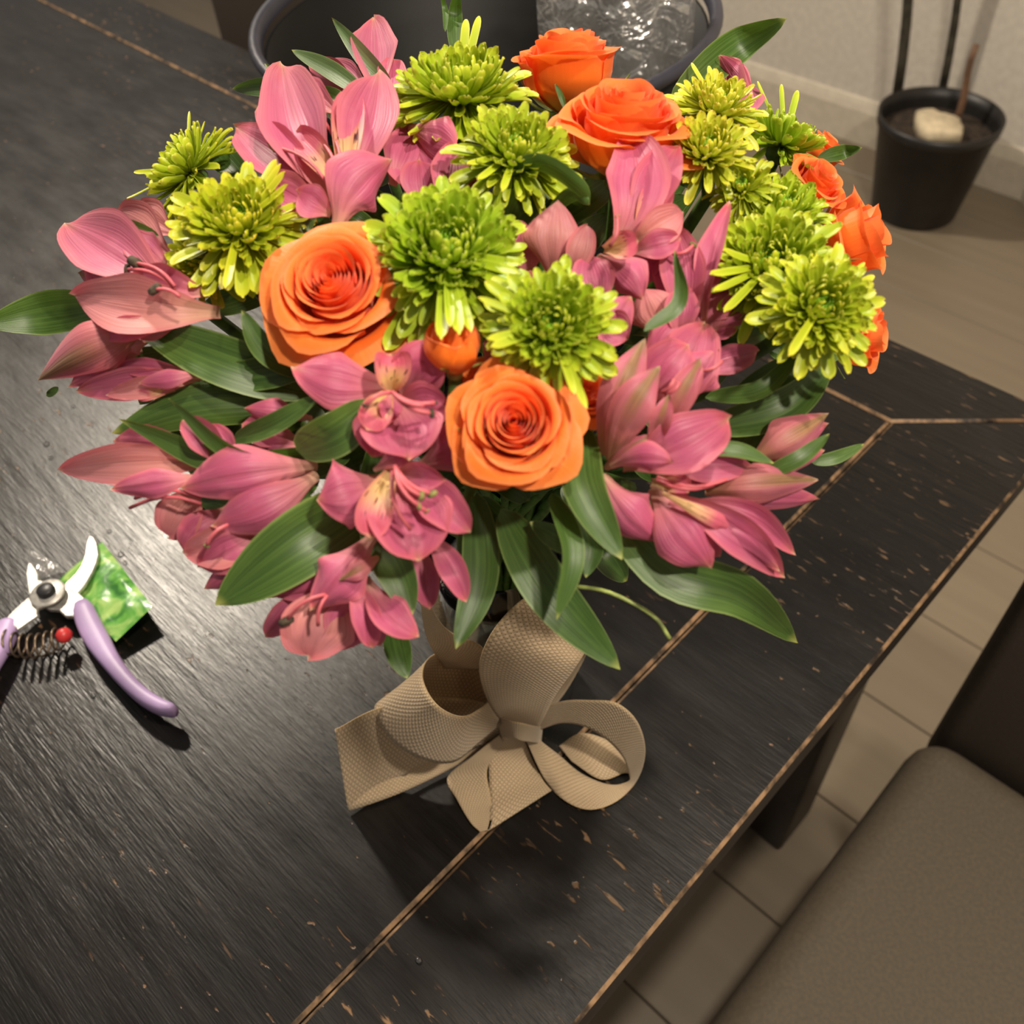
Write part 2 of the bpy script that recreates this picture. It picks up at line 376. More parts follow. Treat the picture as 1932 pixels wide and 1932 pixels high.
# ------------------------------------------------------------------ nursery pot by the wall
MAT['plastic'] = plain('black_plastic', (30, 28, 27), .42, var=.15); MAT['soil'] = plain('dark_soil', (46, 36, 28), .95, var=.5, scale=90)
MAT['foam'] = plain('cream_foam', (206, 190, 160), .9, var=.08); MAT['stake'] = plain('brown_wooden_stake', (112, 84, 64), .7)
MAT['stemdark'] = plain('dark_woody_stem', (58, 54, 44), .7, var=.25)
PB = Z(1722, 395, 0) + [.0, .0, 0]
pt = thing('plant_pot', 'large black plastic plant pot standing on the floor by the baseboard', 'plant pot', PB)
PH = .24
v, f, uv = lathe([(0, 0), (.096, 0), (.099, .005), (.130, PH - .026), (.135, PH - .024), (.137, PH), (.131, PH), (.126, PH - .026), (.122, PH - .05)], 48, PB)
link('body', mesh('pot_body', v, f, uv), MAT['plastic'], pt)
v, f, uv = lathe([(0, PH - .035), (.05, PH - .032), (.09, PH - .038), (.1228, PH - .044)], 40, PB); link('soil', mesh('soil', v, f, uv), MAT['soil'], pt)
def blob(cx, r, h, n=22, seed=0):
    rr = np.random.default_rng(seed); k = [1 + .22 * rr.standard_normal() for _ in range(n)]
    k = [(k[i - 1] + k[i] + k[(i + 1) % n]) / 3 for i in range(n)]; v, f, uv = lathe([(0, 0), (r, 0), (r * .98, h * .8), (r * .85, h), (0, h * 1.02)], n, (0, 0, 0))
    return [np.array(cx) + [p[0] * k[i % n], p[1] * k[i % n], p[2]] for i, p in enumerate(v)], f, uv
v, f, uv = blob(PB + RH * -.008 - FH * .015 + [0, 0, PH - .038], .056, .032, seed=3)
fo = link('foam_block', mesh('foam_block', v, f, uv), MAT['foam']); fo['label'] = 'cream foam lump on the soil inside the black plant pot'; fo['category'] = 'foam'
def up_plant(name, label, cat, x0, y0, x1, y1, z0, z1, r0, r1, mat, part):
    a, b = Z(x0, y0, z0), None
    d = ray(x1, y1); # a point above: same depth plane as the foot
    t = np.dot(a - CAM, FH) / np.dot(d, FH); b = CAM + d * t
    b = a + (b - a) * z1
    o = thing(name, label, cat, a)
    link(part, mesh(part, *tube([a + (b - a) * s + RH * .004 * math.sin(6 * s) for s in np.linspace(0, 1, 7)], [r0 + (r1 - r0) * s for s in np.linspace(0, 1, 7)], 10)), mat, o); return o, a, b
ZS = PH - .04
o, a, b = up_plant('potted_cane', 'thick dark cane growing at the pot side nearest the bouquet', 'plant', 1692, 182, 1716, -40, ZS, 1.9, .012, .010, MAT['stemdark'], 'cane')
o, a, b = up_plant('potted_cane', 'thin dark cane growing behind the cream foam lump in the pot', 'plant', 1776, 178, 1812, -40, ZS, 1.9, .010, .007, MAT['stemdark'], 'cane')
o, a, b = up_plant('plant_stake', 'short brown wooden stake leaning in the pot beside the foam lump', 'stake', 1802, 232, 1843, 85, ZS, 1.0, .008, .007, MAT['stake'], 'rod')
o, a, b = up_plant('floor_stand', 'dark slanting metal stand leg before the wall behind the long leaf', 'stand', 1392, 120, 1436, -30, .0, 1.6, .017, .017, MAT['plastic'], 'leg')
link('rubber_foot', mesh('rubber_foot', *lathe([(0, 0), (.022, 0), (.022, .03), (.0165, .035)], 16, a)), MAT['soil'], o)
# ------------------------------------------------------------------ black bucket on the table
MAT['bucket'] = plain('black_bucket_plastic', (9, 8, 7), .55, var=.1, spec=.25); MAT['rim'] = plain('grey_blue_bucket_rim', (36, 36, 48), .4)
BC = np.array([-.562, .531, T]); BH = .259; BR = .182
bk = thing('flower_bucket', 'wide black plastic bucket standing on the table behind the bouquet', 'bucket', BC)
link('body', mesh('bucket_body', *lathe([(0, .0), (.146, 0), (.150, .006), (.173, .244), (.170, .244), (.163, .20), (.157, .197), (.147, .012), (0, .012)], 72, BC)), MAT['bucket'], bk)
link('rim', mesh('bucket_rim', *lathe([(.1725, .250), (.180, .251), (.1822, .255), (.181, .259), (.177, .260), (.1735, .258), (.1722, .250)], 72, BC)), MAT['rim'], bk)
link('water', mesh('bucket_water', *lathe([(0, .10), (.149, .10)], 48, BC)), MAT['bucket'], bk)
# clear crinkled sleeve in the bucket
def film_material():
    g = N('clear_plastic_film'); c = g.n('TexCoord').outputs['Object']
    k = g.noise(c, 36, 3, .55, .8); tr = g.n('BsdfTransparent'); tr.inputs[0].default_value = (.93, .93, .93, 1)
    gl = g.n('BsdfGlossy', {'Roughness': .16, 'Normal': g.bump(k, 1.0, .02)}); df = g.n('BsdfDiffuse', {'Color': (.8, .78, .75, 1)})
    m1 = g.n('MixShader', {0: .42, 1: tr.outputs[0], 2: gl.outputs[0]}); m2 = g.n('MixShader', {0: .10, 1: m1.outputs[0], 2: df.outputs[0]})
    return g.done(m2.outputs[0])
MAT['film'] = film_material()
def film(u, t):
    a = u * 2 * math.pi; r = .036 + .012 * t; k = 1 + .12 * math.sin(5 * a + 4 * t) + .07 * math.sin(11 * a - 6 * t)
    c = np.array([BC[0], BC[1], T + .012]) + RH * (.088 + .012 * t) + FH * -.035
    return c + (RH * math.cos(a) * 1.15 + FH * math.sin(a) * .75) * r * k + np.array([0, 0, .34 * t])
v, f, uv = grid(49, 22, film); fm_ = link('plastic_sleeve', mesh('plastic_sleeve', v, f, uv), MAT['film'])
fm_['label'] = 'clear crinkled plastic flower sleeve standing in the black bucket'; fm_['category'] = 'plastic sleeve'
# ------------------------------------------------------------------ vase
vs = thing('glass_vase', 'clear glass vase holding the bouquet, mostly hidden behind the burlap bow', 'vase', BASE)
VR = .040
link('body', mesh('vase_body', *lathe([(0, 0), (VR, 0), (VR + .002, .004), (VR + .001, .07), (VR - .004, .12), (VR + .002, .158), (VR, .158), (VR - .0065, .12), (VR - .0015, .07), (VR - .002, .007), (0, .007)], 48, BASE + [0, 0, .0005])), MAT['glass'], vs)
wt = link('water', mesh('vase_water', *lathe([(0, .0078), (VR - .0028, .0078), (VR - .0028, .07), (VR - .0045, .095), (0, .095)], 48, BASE)), MAT['water'], vs)
NECK = BASE + [0, 0, .155]
def stem_path(head, back):
    """from the flower's back, through the vase neck, to the bottom of the vase"""
    a = random.uniform(0, 6.28); q = random.uniform(.004, .020)
    nk = NECK + [q * math.cos(a), q * math.sin(a), 0]; ft = BASE + [-.6 * q * math.cos(a), -.6 * q * math.sin(a), .012]
    p = [head, head - np.array(back) * .03, None, nk, (nk + ft) / 2, ft]; p[2] = p[1] * .45 + (nk + [0, 0, .03]) * .55
    return catmull(p, 14), ft
def add_stem(o, path, r):
    link('stem', mesh('stem', *tube(path, r, 7)), MAT['stem'], o)
BLOOMS = []           # (point, thing) of each alstroemeria, for the leaves
# ------------------------------------------------------------------ roses
def rose(px, py, wpx, off, face, spin, label, n=30, opening=1.0, guard=0, bud=False, dark=(1, 1, 1)):
    c = D(px, py, off); R = wpx / 2 * depth(c) / F; az = camdir(*face)
    ax = nrm(np.cross(az, [.3, .9, .2])); ay = np.cross(az, ax)
    path, ft = stem_path(c - az * R * 1.25, az)
    o = thing('orange_rose', label, 'rose', ft, 'orange roses in the bouquet')
    Wd = lambda p: c + ax * p[0] + ay * p[1] + az * p[2]
    for i in range(n + guard):
        fr = min(1.0, i / (n - 1)); gd = i >= n
        th = i * 2.399963 + spin + random.uniform(-.15, .15)
        rb = R * (.06 + .78 * fr ** .95) * random.uniform(.96, 1.04); A = (1.8 - 1.8 * fr if fr < .35 else 1.17) * random.uniform(.92, 1.08)
        zt = R * (.22 + .16 * math.sin(3.14 * min(1, fr * 1.25)) - .22 * fr ** 3 * opening) + random.uniform(-.05, .05) * R; fl = .05 + .14 * fr ** 3 * opening + (.2 if gd else 0)
        if bud: fl = -.45 + .15 * fr; zt = R * (.75 - .3 * fr); rb *= 1.0
        if gd: zt -= .38 * R; rb *= 1.02
        roll = (.16 * min(1, fr * 3) + max(0, fr - .55) * .8) * opening; tipn = random.uniform(-.5, .5); ph = random.uniform(0, 6)
        def fn(u, s, rb=rb, A=A, zt=zt, fl=fl, roll=roll, th=th, tipn=tipn, ph=ph, fr=fr):
            w = 2 * u - 1; s2 = s * (1 - .05 * w * w - (.17 if n > 14 else .07) * w ** 6 + .05 * fr * math.exp(-((w - tipn) / .25) ** 2))
            g = .22 + .78 * math.sin(min(1, s2 / .62) * math.pi / 2) if s2 < .62 else 1 + fl * ((s2 - .62) / .38) ** 1.6 - (.10 * (1 - fr) * ((s2 - .62) / .38))
            k = max(0, (s2 - .82) / .18); r = rb * g * (1 + .07 * w) + R * roll * .30 * k * k
            z = -1.05 * R + (zt + 1.05 * R) * s2 - R * roll * .38 * k ** 2.2 + R * .025 * fr * math.sin(5 * w + ph) * s2 ** 3
            a = th + w * A * (.55 + .45 * math.sin(min(1, s2 / .5) * math.pi / 2))
            return Wd((r * math.cos(a), r * math.sin(a), z))
        v, f, uv = grid(15, 13, fn)
        link('petal', mesh('rose_petal', v, f, uv), MAT['rose'], o, tint=(fr ** 1.3, 0, 0))
    for k in range(5):
        a = k * 1.2566 + spin + .3; rd = ax * math.cos(a) + ay * math.sin(a); sd = np.cross(az, rd); fold = random.uniform(-.3, 1.0)
        def sp(u, t, rd=rd, sd=sd, fold=fold):
            w = (2 * u - 1) * R * .17 * (1 - t) ** .8 * (.5 + t * 1.2 if t < .4 else 1)
            return c + rd * R * (.18 + .95 * t + .15 * fold * t) + az * (-R * 1.08 + R * (.75 * t * t if not bud else 1.1 * t) - fold * R * .5 * t ** 2) + sd * w + az * abs(2 * u - 1) * R * .05
        v, f, uv = grid(5, 8, sp); link('sepal', mesh('sepal', v, f, uv), MAT['sepal'], o)
    cal = [c - az * R * (1.32 - .30 * s) for s in np.linspace(0, 1, 5)]
    link('calyx', mesh('calyx', *tube(cal, [R * q for q in (.08, .17, .22, .24, .20)], 10)), MAT['sepal'], o)
    add_stem(o, path, .0022); return o
rose(1072, 98, 205, -.004, (-.05, .84, .5), 0.4, 'topmost orange rose, upright with yellow sides, in front of the black bucket', guard=0, opening=.6)
rose(1182, 208, 245, .010, (.06, .72, .7), 1.3, 'large open orange rose just below the topmost rose', guard=2, opening=.8)
rose(624, 530, 232, .008, (-.04, .22, .97), 2.1, 'large many-petalled orange rose beside the yellowish mum, over the dark leaves', n=36, guard=5)
rose(970, 796, 200, .014, (-.02, .12, .99), 3.3, 'front orange rose with spiral centre, lowest of the bouquet', n=32, guard=5)
rose(855, 640, 140, .004, (0, .75, .65), 0.9, 'closed orange rose bud under the drooping petals of the round green mum', n=12, bud=True)
rose(1105, 735, 120, -.008, (.35, .25, .9), 4.0, 'shaded orange rose half hidden behind the front rose, beside the pink cluster', n=24)
rose(905, 728, 130, -.010, (-.3, .35, .88), 5.1, 'shaded orange rose peeking out behind the front rose under the crumpled petal', n=24)
rose(1550, 335, 122, -.012, (.42, .45, .78), 2.6, 'small orange rose under the dark side-facing green mum', n=18)
rose(1562, 272, 90, -.03, (.55, .6, .5), 1.1, 'uppermost orange rose bud at the outer rim, behind the side-facing mum', n=16)
rose(1640, 440, 172, -.012, (.78, .22, .5), 0.2, 'orange rose seen from the side, farthest out beside the plant pot', n=11, guard=1, opening=.6)
rose(1646, 632, 138, -.016, (.82, -.05, .55), 1.9, 'orange rose seen from the side below the lowest outer green mum', n=12, guard=1, opening=.7)
# ------------------------------------------------------------------ green chrysanthemums
def mum_petal(bend, width, hook):
    def fn(u, t):
        w = 2 * u - 1; a = bend * t + hook * max(0, t - .7) ** 2 * 6
        # integrate the curve of the midrib
        y = z = 0; n = 12
        for k in range(n):
            s = t * (k + .5) / n; b = bend * s + hook * max(0, s - .7) ** 2 * 6
            y += math.cos(b) * t / n; z += math.sin(b) * t / n
        ww = width * (.55 + .45 * min(1, t / .6)) * (math.sqrt(max(0, 1 - ((t - .82) / .185) ** 2)) if t > .82 else 1)
        cup = .75 * (1 - .45 * t) * width * w * w
        return (w * ww, y - math.sin(a) * cup, z + math.cos(a) * cup)
    rows = [0, .2, .4, .6, .75, .85, .92, .97, 1.0]
    v, f, uv = grid(4, 9, lambda u, t: fn(u, rows[round(t * 8)])); m = mesh('chrysanthemum_petal', v, f, uv); m.materials.append(MAT['mum']); return m
MP_IN = [mum_petal(b, w, h) for b, w, h in ((.75, .10, .5), (.6, .095, .8), (.9, .11, .3))]
MP_MID = [mum_petal(b, w, h) for b, w, h in ((.7, .105, .4), (.5, .12, .9), (.35, .10, .2), (.55, .11, -.5))]
MP_OUT = [mum_petal(b, w, h) for b, w, h in ((.05, .095, .4), (-.35, .085, -.6), (-.1, .10, 1.0), (-.65, .085, .5), (.25, .09, -1.2), (-.2, .08, 1.6))]
def mum(px, py, rpx, off, face, label, tint=(1, 1, 1), n=200, droop=104, seed=0, extra=()):
    c = D(px, py, off); R = rpx * depth(c) / F; az = camdir(*face); rr = random.Random(seed + int(px))
    ax = nrm(np.cross(az, [.2, .5, .9])); ay = np.cross(az, ax)
    c = c - az * R * .30
    path, ft = stem_path(c - az * R * .28, az)
    o = thing('green_chrysanthemum', label, 'chrysanthemum', ft, 'green chrysanthemums in the bouquet')
    P0 = Vector(c) - Vector(ft)
    for k in range(n):
        q = (k + .5) / n; phi = math.radians(13 + (droop - 13) * q ** .60) + rr.gauss(0, .05); a = k * 2.399963 + rr.gauss(0, .09)
        rad = ax * math.cos(a) + ay * math.sin(a)
        d = az * math.cos(phi) + rad * math.sin(phi); up = az * math.sin(phi) - rad * math.cos(phi)
        L = R * (.40 + .52 * q ** .6) * rr.uniform(.84, 1.12)
        if q > .72: L *= rr.uniform(.92, 1.30)
        me = rr.choice(MP_IN if q < .22 else MP_MID if q < .62 else MP_OUT)
        base = np.array(P0) + d * R * .12 + rad * R * (.10 - .06 * q)
        x = np.cross(d, up); tw = rr.gauss(0, .22); x, up = x * math.cos(tw) + up * math.sin(tw), up * math.cos(tw) - x * math.sin(tw)
        m = Matrix.Identity(4); wx = L * rr.uniform(.85, 1.2)
        for r in range(3):
            m[r][0], m[r][1], m[r][2], m[r][3] = x[r] * wx, d[r] * L, up[r] * L, base[r]
        p = bpy.data.objects.new('petal', me); COL.objects.link(p); p.parent = o; p.matrix_basis = m
        yl = rr.uniform(0, 1) * (.5 + .5 * q) + max(0, .22 - q) * 3.2; p.color = (tint[0] * (1 + .18 * yl), tint[1] * (1 + .05 * yl), tint[2] * (1 - .15 * yl), 1)
    for x1, y1 in extra:                              # single long petals that stray out of the head
        e = D(x1, y1, off + .004) - np.array(ft); d = e - (np.array(P0) + az * R * .1); L = np.linalg.norm(d); d = d / L; up = nrm(az - d * np.dot(az, d)); x = np.cross(d, up)
        b = e - d * L; wd = min(L, R) * rr.uniform(.55, .8); m = Matrix.Identity(4)
        for r in range(3): m[r][0], m[r][1], m[r][2], m[r][3] = x[r] * wd, d[r] * L, up[r] * wd * .7, b[r]
        p = bpy.data.objects.new('petal', rr.choice(MP_OUT[2:3] + MP_MID[2:3])); COL.objects.link(p); p.parent = o; p.matrix_basis = m; p.color = (tint[0] * 1.25, tint[1] * 1.1, tint[2], 1)
    v, f = [], []                                     # the tight green centre: tiny incurved florets nobody could count
    for k in range(46):
        q = (k + .5) / 46; a = k * 2.399963; r0 = R * .17 * math.sqrt(q); b = len(v); rad = ax * math.cos(a) + ay * math.sin(a)
        p0 = c + rad * r0 + az * R * .10; p1 = c + rad * r0 * .9 + az * R * (.30 + .14 * q)
        tv, tf, _ = tube([p0, (p0 + p1) / 2 + rad * R * .01, p1], [R * .02, R * .028, R * .012], 5)
        v += tv; f += [tuple(b + i for i in t) for t in tf]
    fo = link('disc_florets', mesh('disc_florets', v, f), MAT['florets'], o); fo['kind'] = 'stuff'
    link('calyx', mesh('calyx', *tube([c - az * R * .34, c - az * R * .22, c - az * R * .05, c + az * R * .08], [R * .05, R * .2, R * .24, R * .16], 12)), MAT['stem'], o)
    add_stem(o, path, .0025); return o
YG, GR, PY = (1.12, 1.02, .8), (.86, .97, .85), (1.32, 1.12, 1.35)
mum(868, 148, 132, .002, (.02, .66, .75), 'green mum at the back, highest of the mums, beside the topmost rose', (.98, 1, .9), extra=[(742, 205), (905, 38), (880, 45)])
mum(975, 272, 108, .006, (.12, .42, .9), 'green mum nestled below the highest mum, above the curled leaf', (1, 1, .9), n=210, extra=[(945, 372), (900, 340), (880, 310)])
mum(842, 458, 152, .012, (.05, .34, .94), 'round deep green mum in the middle, over the orange bud', GR, n=290, droop=112, extra=[(832, 642), (868, 648), (890, 628), (850, 630), (988, 528), (968, 548), (985, 500)])
mum(1042, 608, 116, .020, (-.02, .12, .99), 'green mum directly above the front rose', (.95, 1, .85), n=230, extra=[(896, 562), (1108, 772), (1085, 745), (1168, 572), (1152, 598), (918, 640), (925, 655)])
mum(448, 408, 118, .010, (.08, .38, .92), 'yellow-green mum with shaggy petals, upper left of the many-petalled rose', YG, n=210, extra=[(522, 300), (545, 325), (552, 350), (535, 310), (425, 545)])
mum(366, 488, 86, -.004, (-.45, -.12, .88), 'small yellow-green mum tucked below the shaggy mum, above dark anthers', YG, n=120)
mum(335, 308, 100, -.010, (-.72, .48, .5), 'yellow-green mum seen from the side, farthest toward the shears side', (1.05, 1.03, .9), n=140, extra=[(238, 376), (252, 325), (410, 250), (396, 232), (365, 212)])
mum(1358, 188, 88, .0, (.10, .62, .78), 'pale yellow mum just beside the large open rose, upper of the pale pair', PY, n=140, droop=95, extra=[(1304, 118), (1335, 130)])
mum(1338, 272, 84, .010, (-.05, .38, .92), 'pale yellow mum, lower of the pale pair', PY, n=140, droop=95)
mum(1488, 252, 98, -.012, (.42, .80, .40), 'green mum facing away, seen from its side near the plant pot', (.85, .96, .8), n=130, extra=[(1428, 152), (1474, 158), (1505, 170)])
mum(1398, 345, 66, .0, (-.3, .3, .9), 'smallest mum, pale and half hidden under the pale pair', (1.15, 1.05, 1), n=90)
mum(1482, 385, 92, -.002, (.12, .52, .85), 'green mum between the small side rose and the large right-hand pair', (.95, 1, .85), n=130)
mum(1452, 490, 122, .008, (-.28, .28, .92), 'large shaggy green mum, upper of the outer right pair', (.98, 1, .85), n=250, extra=[(1338, 518), (1345, 550), (1352, 480), (1365, 590)])
mum(1554, 574, 108, .032, (.05, .08, 1), 'green mum with yellow centre, lower of the outer right pair', (1.06, 1.02, .9), n=210, extra=[(1478, 682), (1618, 652), (1632, 495), (1650, 520), (1600, 670)])
# ------------------------------------------------------------------ alstroemeria blooms
SHAPE = {}
def prof(kind, t):
    if kind in ('outer', 'pale', 'faded'):
        if t < .6: w = .20 + .80 * (lambda q: q * q * (3 - 2 * q))(t / .6)
        else:
            q = (t - .6) / .4; w = max(.02, .62 * math.sqrt(max(0, 1 - (q / .93) ** 2)) + .38 * (1 - q) if q < .93 else .10 * (1 - q) / .07)
        return w
    if kind == 'bud':
        return .22 + .78 * math.sin(min(1, t / .55) * math.pi / 2) if t < .55 else max(.03, math.cos((t - .55) / .45 * math.pi / 2) ** .85)
    if t < .7: return .30 + .70 * (lambda q: q * q * (3 - 2 * q))(t / .7)          # inner: spatulate
    return max(.03, math.sqrt(max(0, 1 - ((t - .7) / .3) ** 2)))
def sheet(P, wid, kind, roll, cup, wave, side0=None, nu=15, nv=20, pr=None, fold=0.0, rib=0.0):
    """a petal or leaf along 3D spine points P; wid = half width in metres"""
    S = catmull(P, nv); ph = random.uniform(0, 6.28); k1 = random.uniform(5, 9)
    L = sum(np.linalg.norm(S[i + 1] - S[i]) for i in range(nv - 1)); v, f, uv = [], [], []
    rows = []
    for j in range(nv):
        t = nrm(S[min(j + 1, nv - 1)] - S[max(j - 1, 0)]); vd = nrm(CAM - S[j])
        s = np.cross(t, vd); s = nrm(s) if np.linalg.norm(s) > .15 else nrm(rows[-1][0] if rows else RIGHT)
        n = np.cross(s, t); r = math.radians(roll if not isinstance(roll, tuple) else roll[0] + (roll[1] - roll[0]) * j / (nv - 1))
        s, n = s * math.cos(r) + n * math.sin(r), n * math.cos(r) - s * math.sin(r)
        rows.append((s, n))
    for j in range(nv):
        s, n = rows[j]; t = j / (nv - 1); w = wid * (pr or prof)(kind, t)
        for i in range(nu):
            u = i / (nu - 1); q = 2 * u - 1
            z = cup * q * q * w + fold * abs(q) * w - rib * wid * (math.exp(-((abs(q) - .13) / .07) ** 2)) * math.sin(3.14 * min(1, t * 1.1)) + wave * wid * math.sin(k1 * t * 1.6 + ph + (2.0 if q > 0 else 0)) * abs(q) ** 2 * t
            z += .03 * wid * math.sin(9 * q + ph) * math.sin(3.14 * t)
            v.append(S[j] + s * q * w * (1 - .12 * abs(cup)) + n * z); uv.append((u, t))
    for j in range(nv - 1):
        for i in range(nu - 1):
            a = j * nu + i; f.append((a, a + 1, a + nu + 1, a + nu))
    return v, f, uv
def petal_pts(x0, y0, x1, y1, o0, o1, bow, bend):
    a, b = np.array([x0, y0], float), np.array([x1, y1], float); d = b - a; p = np.array([-d[1], d[0]])
    bow = max(-.009, min(bow, .20 * float(np.hypot(*d)) * .36 / F))
    return [D(*(a + d * t + p * bend * 4 * t * (1 - t)), o0 + (o1 - o0) * t + bow * 4 * t * (1 - t)) for t in (0, .33, .66, 1)]
def bloom(label, cx, cy, petals, stamens=(), name='pink_alstroemeria', off=-.03, tint=(1, 1, 1)):
    """petals: (kind, x0,y0, x1,y1, width px, base off, tip off, bow, cup, roll[, bend])"""
    hc = D(cx, cy, off); out = nrm((hc - DC) / DR ** 2)
    path, ft = stem_path(hc - out * .012, out)
    o = thing(name, label, 'alstroemeria', ft, 'pink alstroemeria blooms in the bouquet')
    for q in petals:
        kind, x0, y0, x1, y1, w, o0, o1, bow, cup, roll = q[:11]; bend = q[11] if len(q) > 11 else 0
        P = petal_pts(x0, y0, x1, y1, o0 / 1000, o1 / 1000, bow / 1000, bend)
        v, f, uv = sheet(P, w / 2 * depth(P[2]) / F, kind, roll + random.uniform(-9, 9), cup, random.uniform(.08, .2), rib=.07 if kind in ('outer', 'pale') else .03)
        k = random.uniform(.9, 1.08)
        link('petal', mesh('alstroemeria_petal', v, f, uv), MAT[kind], o, tint=(k * tint[0], k * tint[1], k * tint[2]))
    for st in stamens:                                  # (x0,y0,x1,y1,off,size,dark)
        x0, y0, x1, y1, of, sz, dk = st
        P = petal_pts(x0, y0, x1, y1, of / 1000 - .004, of / 1000, .004, .12)
        fi = link('stamen', mesh('stamen', *tube(catmull(P, 8), .0006, 6)), MAT['filament'], o)
        if sz:
            e = P[3]; r = sz * depth(e) / F / 2; d = nrm(RIGHT * random.uniform(-1, 1) + UP * random.uniform(-.4, .4))
            an = link('anther', mesh('anther', *tube([e - d * r, e - d * r * .8, e, e + d * r * .8, e + d * r], [r * .25, r * .55, r * .62, r * .5, r * .2], 8)), MAT['anther' if dk else 'green_anther'], fi, world=False)
            an.location = (0, 0, 0)
    add_stem(o, path, .0024)
    BLOOMS.append(((cx, cy), o)); return o
O, I, B, PL, FD = 'outer', 'inner', 'bud', 'pale', 'faded'
bloom('large pink alstroemeria with pale yellow throat at the upper left, above the many-petalled rose', 630, 370, [
    (O, 640, 215, 560, 150, 60, -22, -14, 4, .3, 0),
    (O, 628, 372, 442, 238, 105, -20, 0, 8, .5, -10), (I, 600, 380, 488, 198, 52, -22, -6, 6, .3, 0), (O, 610, 400, 500, 335, 80, -16, 2, 8, .4, 0),
    (O, 632, 375, 532, 120, 140, -18, 6, 12, .55, 0, -.05), (O, 648, 360, 715, 132, 122, -18, 4, 14, .5, 10, .04),
    (I, 640, 372, 560, 250, 62, -14, 6, 8, .5, 0, .08), (I, 650, 370, 660, 170, 68, -12, 6, 10, .5, 0),
    (O, 625, 405, 560, 360, 70, -8, 6, 6, .3, 0),
    (O, 638, 428, 738, 300, 140, -6, 4, 14, -.7, -12, -.12)],
    [(640, 360, 590, 250, 6, 0, 1), (640, 365, 608, 222, 8, 10, 1), (620, 350, 516, 276, 8, 26, 0)])
bloom('pink alstroemeria behind at the top, pointed petal before the black bucket with two narrow leaves', 690, 160, [
    (O, 690, 175, 585, 120, 62, -40, -34, 4, .3, 0), (O, 700, 180, 620, 112, 52, -38, -32, 4, .3, 0), (O, 712, 190, 705, 34, 92, -36, -30, 8, .5, 0), (O, 735, 200, 742, 110, 60, -36, -30, 8, .5, 0)], off=-.05)
bloom('shaded pink alstroemeria under the highest green mum, beside the large upper left bloom', 800, 300, [
    (O, 815, 400, 760, 250, 110, -36, -26, 4, .3, 0), (O, 800, 400, 790, 300, 80, -30, -20, 6, .4, 0), (O, 770, 240, 860, 278, 95, -20, -12, 8, -.4, 0),
    (O, 835, 400, 858, 272, 78, -26, -14, 6, .4, 0), (O, 880, 400, 870, 300, 60, -30, -18, 6, .4, 0), (O, 740, 350, 775, 240, 80, -30, -24, 4, .2, 0), (O, 905, 400, 890, 330, 50, -24, -18, 6, .4, 0)], off=-.05)
bloom('pink alstroemeria with black anthers at the far left, beside the shaggy yellow-green mums', 330, 540, [
    (FD, 320, 480, 222, 400, 105, -26, -20, 4, .3, 0), (O, 270, 470, 178, 398, 50, -22, -16, 4, .2, 0), (FD, 330, 440, 255, 395, 80, -26, -22, 4, .2, 0),
    (B, 240, 540, 148, 516, 44, -24, -22, 3, .3, 0), (O, 260, 570, 160, 500, 60, -24, -20, 3, .3, 0),
    (O, 318, 552, 122, 420, 138, -12, 6, 14, .45, 0, .03), (O, 320, 510, 238, 440, 70, -10, -2, 6, .3, 0),
    (O, 395, 555, 250, 520, 76, -8, 2, 8, .4, 0), (PL, 350, 600, 240, 622, 62, -10, -2, 4, .3, 0), (O, 340, 605, 172, 632, 52, -6, 2, 6, .4, 0), 
    (PL, 415, 590, 140, 558, 122, -14, 8, 14, .45, 0, -.02), ],
    [(330, 540, 256, 496, 16, 34, 1), (340, 560, 292, 546, 16, 28, 1), (330, 545, 240, 508, 14, 20, 1)])
bloom('closed pink alstroemeria bud with olive stripe, below the far left bloom', 240, 640, [
    (O, 255, 645, 85, 700, 96, -20, -14, 0, -.9, 0), (B, 262, 628, 72, 718, 112, -8, 4, 14, -.7, 0, .04), (O, 268, 660, 130, 728, 60, -22, -12, 6, -.7, 0), (PL, 290, 640, 215, 650, 70, -18, -6, 8, -.8, 0)],
    name='alstroemeria_bud')
bloom('half-open pink alstroemeria hanging between the closed bud and the dark broad leaf', 330, 715, [
    (O, 390, 705, 145, 738, 66, -26, -16, 4, .4, 0), (PL, 385, 712, 200, 745, 46, -20, -10, 6, .4, 0), (O, 360, 700, 215, 690, 40, -22, -16, 4, .3, 0), (O, 380, 705, 262, 722, 40, -14, -4, 6, -.4, 0), (I, 330, 735, 255, 748, 26, -14, -10, 4, .3, 0)])
bloom('pink alstroemeria trumpet with pale lined petals over the shears, at the lower left', 470, 900, [
    (PL, 420, 872, 112, 886, 84, -16, -4, 8, .4, 0, .02), (O, 380, 845, 212, 832, 74, -18, -10, 6, .4, 0), (O, 420, 880, 345, 792, 66, -12, 2, 8, .5, 0, .08), (O, 445, 870, 400, 800, 50, -14, -6, 6, .4, 0),
    (PL, 370, 920, 318, 1012, 96, -20, -12, 4, .4, 0), (O, 600, 880, 340, 920, 120, -22, 2, 12, -.5, 0, .03), (O, 380, 900, 210, 922, 62, -6, 6, 8, -.4, 0), (O, 600, 895, 400, 990, 120, -20, -2, 12, -.5, 0, -.05)],
    [(380, 940, 255, 940, 0, 0, 1), (380, 950, 245, 958, 0, 0, 1)])
